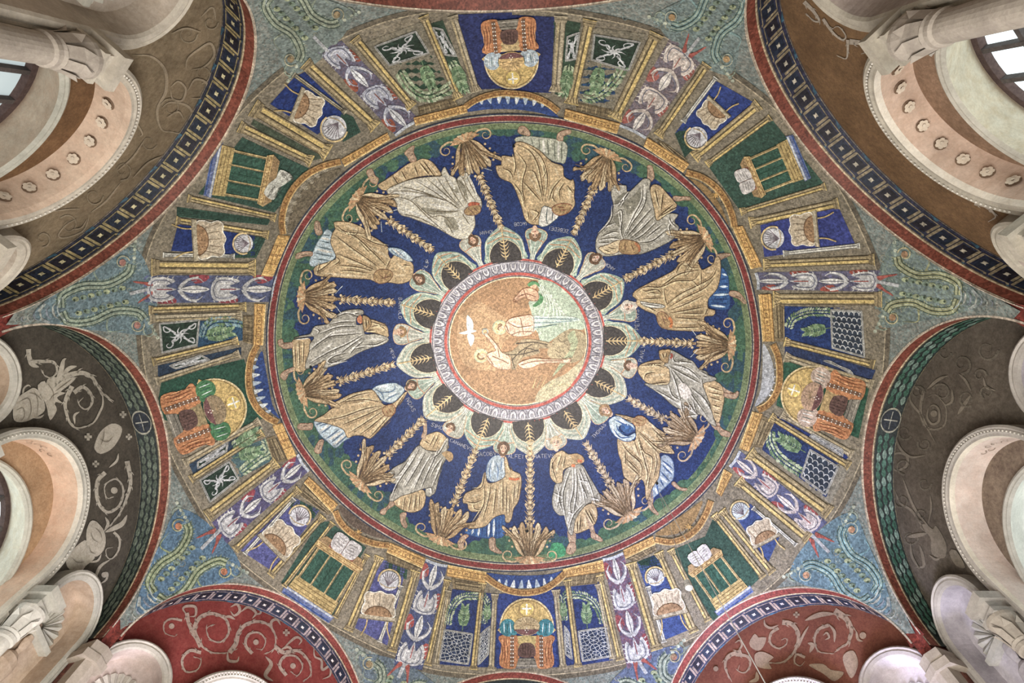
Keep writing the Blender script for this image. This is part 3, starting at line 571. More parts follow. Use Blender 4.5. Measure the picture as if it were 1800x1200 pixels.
# 9 ENE broad gold
K=(1060,420,6.667); t=fig('white-haired broad figure in gold cloak with blue striped skirt',(1195,515))
foot(t,K,'1380,230 1340,180 1400,160 1490,160 1500,180 1430,210'); foot(t,K,'1500,600 1490,650 1590,690 1660,750 1690,740 1640,660 1590,610')
robe(t,'tunic_skirt',K,'1390,330 1470,430 1480,580 1490,640 1490,790 1400,825 1250,780 1250,680 1330,560',B0,('1280,700 1480,700','1260,740 1470,760','1400,520 1480,520','1380,460 1460,460','1340,590 1480,590'),('1300,650 1480,640','1400,400 1460,420','1270,770 1440,790','1370,550 1470,550'),BD,'BFD0DC',6,w=2.4)
robe(t,'cloak',K,'350,660 380,600 500,530 640,460 800,380 860,330 910,260 980,245 1090,250 1140,300 1165,350 1240,320 1300,280 1330,200 1380,220 1385,400 1350,560 1280,650 1240,700 1240,800 1320,830 1300,890 1200,900 1200,990 1240,1040 1170,1075 1000,1070 800,1060 690,1030 640,960 620,880 500,830 400,760 400,700',G0,
 ('380,620 500,550 680,550 860,480 1060,470 1140,380','690,540 900,400 1140,350','720,560 740,700 770,780','740,770 900,640 1100,540 1280,440 1360,300','760,800 960,680 1200,560 1330,420','780,830 1000,740 1200,640','780,860 1000,820 1210,780','860,400 900,310 960,260','980,260 1040,320 1140,320','900,860 1190,860','850,910 1190,930','1060,480 1140,560 1130,600','860,420 780,480 690,540','460,570 500,600 640,580 700,650','460,690 700,680','1160,360 1160,560','830,1030 1160,1020','540,610 680,630','460,750 560,800 640,840','1240,800 1200,890'),
 ('640,480 800,420 960,360','800,740 1000,620 1240,500','820,800 1100,700','840,970 1100,980','940,280 1060,290','500,640 680,660','1200,380 1320,360','880,600 1060,560'),GD,G1,9)
robe(t,'white_fold',K,'440,720 560,740 700,760 730,790 600,800 480,770',W1,('460,745 720,780',),(),WD,W1,11)
robe(t,'crown_bundle',K,'640,870 690,840 750,870 790,930 790,1030 700,1020 650,950',G2,('690,870 740,1000','720,860 770,960'),(),'7A5040',G1,12)
p=Part('orange_cuff').line(px('780,910 810,960 800,1030',K),5,'DA8438/CC6E30',13); p.build(t)
head(t,K,(305,785),66,168,'C9BFB0/D9D0C4',True,'E0BBA6/EACDBC')
# 10 ESE grey over gold
K=(1060,580,6); t=fig('long-striding figure in grey white cloak over gold tunic, red cuff',(1195,670))
foot(t,K,'1280,660 1290,700 1400,720 1440,660 1420,640 1380,670'); foot(t,K,'1190,1020 1220,1060 1260,1110 1340,1120 1350,1080 1280,1050 1230,1010')
p=Part('leg',step=9); p.fill(px('1220,560 1300,620 1400,670 1380,700 1260,690',K),SK,5); p.build(t); p=Part('leg',step=9); p.fill(px('1120,950 1190,1050 1240,1020 1200,900',K),SK,5); p.build(t)
robe(t,'tunic_hem',K,'1060,560 1130,520 1210,545 1260,590 1285,700 1270,800 1230,970 1180,940 1120,780',G0,('1100,580 1270,640','1120,650 1270,680','1130,700 1260,740','1150,780 1250,810','1170,860 1240,880'),('1110,610 1260,660','1160,820 1240,850'),GD,G1,6)
robe(t,'tunic_top',K,'400,360 520,320 620,310 660,350 700,400 700,560 560,570 450,540 370,430',G0,('400,370 560,360 650,390','560,440 460,460 440,520','460,350 640,340','520,560 700,540'),('500,480 660,460',),GD,G1,8,w=2)
robe(t,'cloak',K,'700,200 780,230 880,290 960,330 1010,400 1090,430 1120,470 1200,500 1180,530 1060,560 1090,660 1130,780 1180,940 1200,1010 1130,980 1060,900 1000,890 990,940 900,900 870,910 850,850 740,790 640,700 560,640 440,560 560,570 700,560 700,400 640,370 680,330 690,260',W0,
 ('700,360 860,560 960,700 1120,920','700,370 900,480 1050,560','720,400 780,560 830,740','740,350 900,400 1040,520','850,370 830,420','760,240 760,320 900,330','780,310 960,340','700,560 740,680 840,740','830,740 850,860','840,760 1020,890','840,800 920,800 1000,880','960,740 1000,880','900,740 1000,880','940,600 1080,720 1160,860','560,620 700,700 800,760','1030,420 1120,470','1060,480 1110,490','1050,500 1060,570','870,900 1000,880'),
 ('720,360 900,440 1040,500','840,560 900,620 940,700','760,600 800,700','1000,640 1100,800','600,600 740,640','860,380 980,440','620,650 760,760','740,720 830,800'),WD,W1,9)
p=Part('pale_patch',step=9); p.fill(px('800,570 870,560 940,660 900,720 830,700',K),'DACFC4/E4DCD2',11); p.build(t)
robe(t,'crown_bundle',K,'600,210 660,200 720,200 700,270 690,340 640,330 605,290',G2,('630,230 660,300','680,220 670,290'),(),GD,G1,12)
p=Part('red_cuff').line(px('725,240 735,270 715,290',K),4,'A9483C/BC5A44',13); p.build(t)
head(t,K,(285,370),46,188,HB,False,'DDB49C/E8C8B4')
# 11 SE blue arm
K=(1020,680,5); t=fig('figure in gold mantle with coiled blue and white sleeve',(1140,790))
foot(t,K,'600,1000 635,1010 650,1060 690,1110 680,1125 630,1090 605,1050'); foot(t,K,'805,850 830,830 880,880 940,890 930,910 870,900')
p=Part('leg',step=9); p.fill(px('590,900 640,900 640,1030 605,1020',K),SK,6); p.build(t)
robe(t,'tunic_skirt',K,'715,610 770,600 820,660 825,790 780,850 650,970 630,960 640,880 700,760','8CA2BC/A9B8C4',('720,640 820,720','720,680 810,770','710,740 790,830','700,800 740,880','670,830 690,930'),('730,660 820,760','700,780 770,840','660,880 680,940'),'3C5A8C','D2DADC',6,w=2.4)
robe(t,'mantle',K,'310,240 400,250 480,270 520,250 580,270 640,340 740,400 780,500 830,570 820,585 760,580 700,580 710,650 700,740 690,800 640,880 600,980 580,980 570,860 540,810 480,850 400,800 380,760 360,640 340,590 330,450 400,440 480,470 490,400 470,320',G0,
 ('500,370 700,540 820,570','510,390 640,520 700,590','510,400 560,560 640,620 630,760','500,410 540,540 600,740','620,470 760,480','640,360 760,480','360,470 420,560 540,680 540,800','400,560 400,680','440,580 540,660','400,620 520,740','420,680 530,780','660,560 680,660 650,800','560,640 600,760 580,860','620,760 600,900','310,250 460,300','480,470 520,600','540,780 480,840'),
 ('540,380 700,500','560,580 600,720','450,500 540,640','680,600 670,740','600,300 720,420','460,620 520,700','380,480 480,560'),GD,G1,9)
robe(t,'coiled_sleeve',K,'260,280 330,250 400,290 470,330 480,370 440,360 380,330 340,350 360,400 420,430 480,400 490,430 450,470 380,470 310,430 270,370 255,320',B1,('300,280 400,330 470,370','290,360 360,440 470,430','320,320 340,380 400,410'),('280,320 320,420 420,450','340,280 430,340'),'2E5488','E2E8E8',11,w=2.2)
p=Part('blue_lining',step=8); p.fill(px('380,310 450,340 475,370 440,400 400,400 360,360',K),B0,12); p.build(t)
robe(t,'crown_bundle',K,'465,290 510,250 570,265 580,310 540,335 480,330',G2,('490,270 560,300','480,300 540,320'),(),'8A5638',G1,12)
head(t,K,(225,205),44,215,'A8845C/8E6C48',True,'E0B49A/EAC8B0')
# 12 SSE orange cuffs
K=(780,760,4.8); t=fig('figure holding orange-cuffed bundle, grey cloak over gold, beside the bright green patch',(1005,860))
foot(t,K,'1065,930 1110,935 1115,990 1085,1025 1045,1020 1035,990'); foot(t,K,'1245,840 1280,850 1340,900 1330,920 1270,900 1245,880')
p=Part('leg',step=9); p.fill(px('1045,830 1110,830 1110,950 1065,940',K),SK,6); p.build(t); p=Part('leg',step=9); p.fill(px('1200,690 1240,720 1280,850 1245,850',K),SK,7); p.build(t)
robe(t,'tunic_hem',K,'1180,630 1270,600 1300,700 1270,780 1230,810 1110,850 1100,760',G0,('1190,640 1270,780','1160,700 1150,830','1220,640 1280,760','1130,740 1130,840'),('1190,700 1200,800','1250,640 1285,720'),GD,G1,6,w=2)
robe(t,'tunic_top',K,'940,180 1000,150 1050,180 1120,180 1175,200 1180,240 1120,280 1060,290 1010,320 1000,420 960,430 910,390 895,330 905,230',G0,('960,200 920,280 960,420','1000,180 960,300','1030,190 1010,300','1060,200 1160,200','1080,220 1160,230','920,220 910,330'),('980,220 940,360','1040,200 1120,210'),GD,G1,8)
robe(t,'cloak',K,'1060,290 1120,270 1170,270 1230,370 1290,470 1330,550 1320,605 1280,600 1240,590 1200,610 1150,670 1110,740 1090,860 1060,850 1030,760 1020,700 980,700 930,650 915,570 930,490 945,430 1000,420 1020,330',W0,
 ('1080,300 1030,440 1010,560 1040,740','1100,290 1100,480 1070,620 1090,700','1120,290 1130,420 1120,560 1090,740','1140,330 1180,480 1200,600','1170,280 1240,440 1280,560','1150,300 1200,430','1130,390 1230,410','960,440 980,520 960,640','1000,440 980,560 1010,660','930,500 1010,540','950,600 1010,580','1190,600 1100,700 1060,830','1240,540 1320,560','1270,540 1290,600','1050,660 1100,680','1160,410 1220,560'),
 ('1110,300 1110,480','1050,480 1040,640','1160,320 1230,500','1140,460 1160,600','940,540 960,620','1070,640 1040,780','1300,520 1310,580','1090,540 1140,640'),WD,W1,9)
p=Part('orange_cuff').line(px('1080,275 1110,280',K),5,'DC7A3C/CC6A30',13); p.line(px('1130,235 1170,240',K),5,'DC7A3C/CC6A30',13); p.build(t)
p=Part('bundle',step=8); p.fill(px('1070,190 1130,175 1180,210 1185,245 1150,260 1100,240',K),G2,11); p.line(px('1125,238 1150,235',K),3,'33406A',13); p.build(t)
head(t,K,(950,85),42,-92,'D0B896/BFA478',False,'DDB89A/E8C8AC')
# names written in pale tesserae beside the heads
def inscr(label,items):
    p=Part('inscription',step=6)
    for txt,org,ang,h in items:
        a=math.radians(ang); write(p,txt,np.array(org,float),(math.cos(a),math.sin(a)),(math.sin(a),-math.cos(a)),h*.86,.8,'9EA3BA/B4B2B4',11)
    o=p.build(); o['label']=label; o['category']='inscription'; o['group']='names beside the heads'
inscr('pale letters IACOBVS ALFEI either side of the bottom head',[('IACOBVS',(840,801),-2,8),('ALFEI',(893,804),3,8)])
inscr('pale letters MATEVS above the orange-cuffed figure',[('MATEVS',(938,805),-2,8)])
inscr('pale letters SIMON beside the waving figure head',[('SIMON',(757,748),20,8),('CANANEVS',(790,775),24,7)])
inscr('pale letters IVDAS beside the pale blue sleeves figure',[('IVDAS',(712,700),62,8)])
inscr('upright pale letters BARTOLO by the level grey figure head',[('BARTOLO',(700,522),90,7)]); inscr('small pale letters MEVS below the level grey figure head',[('MEVS',(684,612),70,6)])
inscr('pale letters FILIPPVS left of the upper left petal',[('FILIP',(748,475),-70,7)])
inscr('pale letters by the upside-down neck of the pale fan figure',[('IOHAN',(866,402),172,7)])
inscr('upside-down pale letters ZEBEDEI under the all-gold figure',[('IACOB',(926,388),176,7),('ZEBEDEI',(1000,402),190,7)])
inscr('pale letters ANDREAS below the silver figure head',[('ANDREAS',(1082,470),215,7)])
inscr('upright pale letters PETRVS left of the level right stem',[('PETRVS',(1124,578),-90,8)])
inscr('pale letters PAVLVS above the long-striding figure head',[('PAVLVS',(1130,635),-80,8)])
inscr('pale letters THOMAS below the coiled sleeve figure head',[('THOMAS',(1045,770),-48,7)])
# ---------------------------------------------------------------- painted buildings ring
TN='9C8A62/867654'; TL='B8A474/A69366'; YL='C6A95A/D4BA6C'; DK='4C402C/5C4E38'; OG='C99A48/D8AE5C'; OD='7A4E24/8E6030'; GR='8E897A/7C7869'; GN='38584A/2C4A40'; BL='2E3F76/263668'; PU='4C5088/5A5C90'; LG='8FA07C/A6B48E'; GM='5C7A56/6E8A62'; WH='B9B9B4/A9AAA8'
def Lm(a,b,t): return a+(b-a)*t
def column(t,K,base,top,w,kind='y',z=6):
    b,p=px(base,K)[0],px(top,K)[0]; w=w/K[2]; L_=np.hypot(*(p-b)); f0=frame(b,p); f=lambda P:f0(np.array(P,float)/L_); h=w/2
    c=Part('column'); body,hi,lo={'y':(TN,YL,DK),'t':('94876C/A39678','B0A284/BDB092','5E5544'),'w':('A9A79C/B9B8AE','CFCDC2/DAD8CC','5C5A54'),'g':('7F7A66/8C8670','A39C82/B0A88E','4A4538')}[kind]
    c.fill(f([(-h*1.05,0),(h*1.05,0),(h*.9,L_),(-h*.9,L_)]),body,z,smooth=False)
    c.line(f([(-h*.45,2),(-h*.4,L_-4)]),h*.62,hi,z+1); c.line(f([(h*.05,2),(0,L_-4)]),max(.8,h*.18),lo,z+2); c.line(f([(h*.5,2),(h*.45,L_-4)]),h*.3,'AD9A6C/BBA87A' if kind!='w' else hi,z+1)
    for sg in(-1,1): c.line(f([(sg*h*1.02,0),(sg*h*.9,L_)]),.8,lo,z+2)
    o=c.build(t)
    q=Part('capital',step=8); ch=min(12,w*1.3)
    q.fill(f([(-h*.9,L_-ch),(h*.9,L_-ch),(h*1.5,L_),(-h*1.5,L_)]),{'y':'B29A62/C4AC74','t':'A69674/B6A684','w':'B5B3A8/C5C3B8','g':'9A917A/A89F86'}[kind],z+2,smooth=False)
    for x in(-.9,-.3,.3,.9): q.line(f([(x*h*.8,L_-ch),(x*h*1.1,L_-ch*.3),(x*h*1.5,L_-ch*.15)]),1.1,lo,z+3)
    q.line(f([(-h*1.5,L_),(h*1.5,L_)]),1.8,hi,z+4); sub(q,o)
    q=Part('base',step=8); q.fill(f([(-h*1.5,-h*.9),(h*1.5,-h*.9),(h*1.2,h*.5),(-h*1.2,h*.5)]),body,z+2,smooth=False); q.line(f([(-h*1.4,-h*.2),(h*1.4,-h*.2)]),.9,lo,z+3); q.line(f([(-h*1.5,-h*.9),(h*1.5,-h*.9)]),1.1,hi,z+3); sub(q,o)
def entab(t,K,q):
    m=quadmap(px(q,K)); p=Part('entablature'); p.fill(m([(0,0),(1,0),(1,1),(0,1)]),OG,10,smooth=False)
    Lx=np.hypot(*(m([(1,.5)])[0]-m([(0,.5)])[0])); n=max(3,int(Lx/12))
    for v,k,w in((.04,'E2C27C',1.4),(.3,OD,.9),(.75,OD,.9),(.98,'9A7034',1.4)): p.line(m([(0,v),(1,v)]),w,k,11)
    o=p.build(t); e=Part('rosettes',step=5)
    for i in range(n):
        e.disc(m([((i+.5)/n,.52)])[0],2.3,OD,12,n=6); e.disc(m([((i+.5)/n,.52)])[0],.9,'E2BE74',13,n=5); e.line(m([(i/n,.3),(i/n,.75)]),1,OD,12)
    e=sub(e,o); e['kind']='stuff'
def soffit(t,K,q):
    m=quadmap(px(q,K)); p=Part('coffered_soffit'); p.fill(m([(0,0),(1,0),(1,1),(0,1)]),'877550/74654A',7,smooth=False)
    for v in(.1,.5,.9): p.line(m([(0,v),(1,v)]),1,'4E4230',8)
    for u in np.linspace(.03,.97,8): p.line(m([(u,.1),(u,.9)]),1,('4E4230','A8956C')[int(u*20)%2],9)
    p.build(t)
def garch(t,K,pts_,w,conch,ckind):
    P=px(pts_,K); w=w/K[2]; p=Part('curved_cornice'); p.line(P,w,'C09246/A87E40',10); C_=cat(P,False,4)
    N=np.gradient(C_,axis=0); N/=np.hypot(N[:,0],N[:,1])[:,None]; N=np.stack([-N[:,1],N[:,0]],1)
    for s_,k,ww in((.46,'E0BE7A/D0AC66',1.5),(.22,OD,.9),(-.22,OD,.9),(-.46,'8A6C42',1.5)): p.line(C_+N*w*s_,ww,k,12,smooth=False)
    o=p.build(t); e=Part('rosettes',step=5)
    for i in range(3,len(C_)-2,3): e.disc(C_[i],1.9,OD,12,n=6); e.line([C_[i-1]-N[i-1]*w*.2,C_[i-1]+N[i-1]*w*.2],.9,OD,12,smooth=False)
    e=sub(e,o); e['kind']='stuff'
    Q=px(conch,K); p=Part('conch',step=10)
    base={'blue':'34508C/283F78','pale':'A9ADB4/B6B9BC','brown':'6A5A4A/5C4C40','ring':'756A54/675C48','gold':'8A6C3C/9C7C48'}[ckind]
    p.fill(Q,base,5); c=Q.mean(0); n=11
    A_,B_=C_[0],C_[-1]
    for i in range(1,n):
        t_=i/n; a=C_[int(t_*(len(C_)-1))]; b=A_*(1-t_)+B_*t_; 
        if ckind in('blue','pale'):
            if ckind=='blue':
                h_=.36/n; ia=lambda q: C_[int(np.clip(q,0,1)*(len(C_)-1))]; ib=lambda q: A_*(1-q)+B_*q
                p.fill([ia(t_-h_)*.9+b*.1,ia(t_)*.95+b*.05,ia(t_+h_)*.9+b*.1,ib(t_+h_*.5)*.66+a*.34,ib(t_)*.72+a*.28,ib(t_-h_*.5)*.66+a*.34],('C3CBCE/D2D6D4','9FB2C4/B4C2CC')[i%2],7)
            else: p.line([a*.9+b*.1,a*.4+b*.6],2.5,'C4C8CC',7,taper=2)
            if ckind=='pale': p.line([a*.55+b*.45,a*.45+b*.55],1,'5C5F68',8)
        elif ckind=='ring':
            for v in(.12,.3,.48):
                for r,k in((3.4,'B5AB94'),(1.4,'B5AB94')): p.line(arc(a*(1-v)+b*v,r,0,330,8),.8,k,7)
        else:
            for v in(.15,.35,.5): p.disc(a*(1-v)+b*v,1.5,'4A3C32',7,n=6)
    if ckind in('brown','gold'):
        m_=C_[len(C_)//2]*.55+(A_+B_)/2*.45
        for k in range(7): p.line([m_,m_+7*np.array([math.cos(k*.9),math.sin(k*.9)])],3.4,'C4923E/D2A650',8,taper=1)
    p.line(C_+ (c-C_)/np.maximum(np.hypot(*(c-C_).T),1)[:,None]*w*.62,1.6,'6E6248',8,smooth=False); p.build(t)
def panel(t,K,q,key,name='backdrop',z=3,grid=None):
    P=px(q,K); p=Part(name); p.fill(P,key,z,smooth=False)
    if grid and len(P)==4:
        m=quadmap(P)
        for i in range(1,5): p.line(m([(0,i/5),(1,i/5)]),1,grid,z+1)
        for i in range(1,9): p.line(m([(i/9,0),(i/9,1)]),1,grid,z+1)
    p.build(t)
def leafrow(p,P,sz,keys,z,dens=4.5,R=random.Random(3)):
    C_=cat(P,False,dens); 
    for i in range(1,len(C_)):
        d=C_[i]-C_[i-1]; L_=np.hypot(*d); 
        if L_<1e-6: continue
        d/=L_; n=np.array([-d[1],d[0]])
        for sg in(-1,0,1):
            a=d*.8+n*sg*.8; a/=np.hypot(*a); b=np.array([-a[1],a[0]]); c=C_[i]+n*sg*sz*.35; k=keys[R.randrange(len(keys))]; s=sz*R.uniform(.8,1.2)
            p.poly([c,c+a*s*.5+b*s*.25,c+a*s,c+a*s*.5-b*s*.25],k,z+(sg!=0))
def wreath(label,K,path,plant,size=7,keys=(LG,GM,'A9B592/BBC6A4'),group='leafy wreaths in the painted bays'):
    P=px(path,K); t=thing('leaf_wreath',label,'wreath',tuple(dome(P.mean(0)[None],5)[0]),group)
    p=Part('wreath',step=6); leafrow(p,P,size,keys,6); o=p.build(t); o['kind']='stuff'
    b,tp=[px(s,K)[0] for s in plant.split('|')]; f=frame(b,tp); q=Part('shrub',step=6); q.line([b,tp],1.4,GM,6)
    for i in range(9):
        y=.2+i*.09; w=.2*math.sin(min(1,.35+i/9)*PI*.8)+.05
        for sg in(-1,1): q.poly(f([(0,y),(sg*w*.7,y+.02),(sg*w,y+.2),(sg*w*.4,y+.16)]),('6E8C62/809C70','587A56/6A8A62','86A078/98B088')[i%3],7+i%2)
    q.build(t)
def screen(label,K,q,style,z=6,group='pierced marble screens in the painted bays'):
    P=px(q,K); m=quadmap(P); t=thing('marble_screen',label,'screen',tuple(dome(P.mean(0)[None],5)[0]),group)
    p=Part('panel',step=10); bg={'star':'2F3E5C/26344E','scale':'37424E/2A3548','scroll':'2C4236/223429'}[style]; p.fill(P,bg,z,smooth=False); p.build(t)
    e=Part('rim',step=10); cyc=P.tolist()+[P[0].tolist()]; e.line(P,3.4,WH,z+2,smooth=False,closed=True); e.line(P,1,'716F66',z+3,smooth=False,closed=True); e.build(t)
    g=Part('tracery',step=5); Wd=np.hypot(*(P[1]-P[0])); Ht=np.hypot(*(P[3]-P[0])); key='C3C5C6/B2B5B8'
    if style=='star':
        nx=max(1,round(Wd/15)); ny=max(2,round(Ht/15))
        for i in range(nx):
            for j in range(ny):
                u,v=(i+.5)/nx,(j+.5)/ny
                g.line(m(arc((u,v),.52/nx,0,360,11,.52/ny)[:-1]),.9,key,z+2,closed=True)
                for a in range(0,180,60 if (i+j)%2 else 90): 
                    c_,s_=math.cos(math.radians(a+20)),math.sin(math.radians(a+20)); g.line(m([(u-c_*.5/nx,v-s_*.5/ny),(u+c_*.5/nx,v+s_*.5/ny)]),.8,key,z+3)
    elif style=='scale':
        nx=max(2,round(Wd/10)); ny=max(2,round(Ht/9))
        for j in range(ny):
            for i in range(nx+1):
                u=(i+(.5 if j%2 else 0))/nx; v=(j+.3)/ny
                if u>1.01: continue
                A_=arc((u,v),.5/nx,0,180,7,.62/ny); A_[:,0]=np.clip(A_[:,0],0,1); A_[:,1]=np.clip(A_[:,1],0,1); g.line(m(A_),1.5,key,z+2)
    else:
        for k in range(8):
            a=k*PI/4; c_,s_=math.cos(a),math.sin(a)
            g.line(m([(.5,.5),(.5+c_*.14-s_*.05,.5+s_*.16+c_*.05),(.5+c_*.26,.5+s_*.3)]),4.4,key,z+2,taper=1)
        for sx in(0,1):
            for sy in(0,1):
                cx_,cy_=.2+.6*sx,.22+.56*sy
                g.line(m([(.5+(cx_-.5)*.35,.5+(cy_-.5)*.35)]+list(spiral((cx_,cy_),.13,.03,(45 if sy else -45)+(0 if sx else 90),.9*(1 if (sx+sy)%2 else -1),12,1,1.15))),3.4,key,z+3,taper=1)
    o=g.build(t); o['kind']='stuff'
def shell(t,c,r,ang,pale='BFC0C6/D0D0D2',line_='6A5E66',z=8):
    a=math.radians(ang); d=np.array([math.cos(a),math.sin(a)]); n=np.array([-d[1],d[0]]); f=lambda P:c+np.asarray(P,float)[:,:1]*n*r+np.asarray(P,float)[:,1:]*d*r
    p=Part('shell_niche',step=8); p.fill(f(arc((0,0),1,0,360,20)[:-1]),pale,z); 
    for x in np.linspace(-.8,.8,8): p.line(f([(0,-.55),(x*.6,.1),(x,math.sqrt(max(0,.92-x*x))*.85)]),1.3,line_,z+1)
    p.line(f(arc((0,0),1.08,-20,200,16)),2.6,'C9AC6E/D8BE80',z+2); p.line(f(arc((0,0),.93,-20,200,16)),.9,DK,z+3); p.line(f([(-.8,-.5),(0,-.72),(.8,-.5)]),1.8,'A89470',z+2); p.build(t)
def chair(label,K,b,tp,w=.42,bk='B5A488/C6B69A'):
    b,tp=px(b,K)[0],px(tp,K)[0]; f=frame(b,tp); t=thing('chair',label,'chair',tuple(dome(b[None],6)[0]),'empty painted chairs in the side niches')
    for sg in(-1,1):
        p=Part('leg',step=8); p.line(f([(sg*w*.75,0),(sg*w*.55,.2),(sg*w*.5,.42)]),2.3,'B59A5C/C4AA6C',9); p.build(t)
    p=Part('seat',step=8); p.fill(f([(-w*.95,.36),(w*.95,.36),(w*.9,.46),(-w*.9,.46)]),'A3977C/B5A98C',10,smooth=False); p.line(f([(-w*.95,.37),(w*.95,.37)]),1,DK,11); p.build(t)
    p=Part('backrest',step=8); Q=[(-w*.7,.45),(-w*.84,.6),(-w*.74,.72),(-w*.8,.86),(-w*.62,.95),(-w*.3,.94),(0,.99),(w*.3,.94),(w*.62,.95),(w*.8,.86),(w*.74,.72),(w*.84,.6),(w*.7,.45)]
    p.fill(f(Q),bk,9); p.line(cat(f(Q),True,4),1.5,'D6D2C4',10,closed=True,smooth=False)
    for x in(-.5,-.25,0,.25,.5): p.line(f([(x*w,.6),(x*w*1.4,.88)]),1,'7E6C54',11)
    p.build(t)
    p=Part('cushion',step=8); p.fill(f(arc((0,.46),w*.66,0,180,10,.2)),'94714C/A6835A',11); p.line(f(arc((0,.46),w*.66,0,180,10,.2)),1.2,'5E402A',12)
    for x in(-.3,0,.3): p.disc(f([(x*w,.54)])[0],1.1,'5E402A',12,n=6)
    p.build(t)
def altar(label,K,b,tp,w,book='red',plaque=False,z=6):
    """w = half width / height"""
    b,tp=px(b,K)[0],px(tp,K)[0]; f=frame(b,tp); t=thing('altar_table',label,'altar',tuple(dome(b[None],6)[0]),'painted altars with open books')
    p=Part('step',step=10); p.fill(f([(-w*1.25,-.3),(w*1.25,-.3),(w*1.3,-.12),(-w*1.3,-.12)]),'5E6C96/6E7AA2',5,smooth=False); p.line(f([(-w*1.25,-.16),(w*1.25,-.16)]),3.4,'C3C8CC/B2BAC4',6); p.line(f([(-w*1.2,-.27),(w*1.2,-.27)]),2,'2A4A86',6); p.build(t)
    p=Part('plinth',step=10); p.fill(f([(-w*1.15,-.13),(w*1.15,-.13),(w*1.1,.16),(-w*1.1,.16)]),'AE9454/BFA664',7,smooth=False)
    for y in(-.08,0,.08): p.line(f([(-w*1.1,y),(w*1.1,y)]),1,'6E5630',8)
    p.build(t)
    p=Part('green_hanging',step=10); p.fill(f([(-w*.9,.16),(w*.9,.16),(w*.9,.86),(-w*.9,.86)]),'376150/2C5144',7,smooth=False)
    for x in(-.45,0,.45): p.line(f([(w*x,.18),(w*x,.84)]),1.6,'1F4234',8)
    p.build(t)
    for x in(-1,-.36,.36,1):
        p=Part('leg',step=8); p.line(f([(w*x,.12),(w*x*.96,.88)]),4.2 if abs(x)==1 else 3.2,'B89E62/C9B074',9); p.line(f([(w*x+.01,.12),(w*x*.96+.01,.88)]),.8,DK,10); p.build(t)
    p=Part('tabletop',step=10); p.fill(f([(-w*1.1,.86),(w*1.1,.86),(w*1.2,1.0),(-w*1.2,1.0)]),'BE9E5C/CFB070',11,smooth=False)
    for y in(.89,.97): p.line(f([(-w*1.1,y),(w*1.1,y)]),1,OD,12)
    for x in np.linspace(-.9,.9,7): p.disc(f([(w*x,.93)])[0],1.2,OD,12,n=6)
    p.fill(f([(-w*1.2,1.0),(w*1.2,1.0),(w*.9,1.16),(-w*.95,1.16)]),'94764A/A5875A',10,smooth=False); p.build(t)
    if plaque: return t,f
    k=thing('open_book','open book with ruled pages on the '+label.split(' with ')[0],'book',tuple(dome(f([(0,1.1)]),6)[0]),'open books on the painted altars')
    p=Part('cover',step=8); p.fill(f([(-w*.62,1.0),(w*.62,1.0),(w*.7,1.3),(-w*.7,1.3)]),'8A4A36/9A5A40' if book=='red' else '6A5A48/7A6A54',12,smooth=False); p.build(k)
    for sg in(-1,1):
        p=Part('page',step=8); p.fill(f([(0,1.02),(sg*w*.58,1.04),(sg*w*.66,1.34),(sg*w*.3,1.38),(0,1.33)]),'C3BEBC/D0CBC6',13)
        for y in(1.1,1.16,1.22,1.28): p.line(f([(sg*w*.1,y),(sg*w*.5,y+.02)]),.8,'6E665E',14)
        p.line(f([(0,1.02),(0,1.33)]),1,'6E4A3A',14); p.build(k)
    return t,f
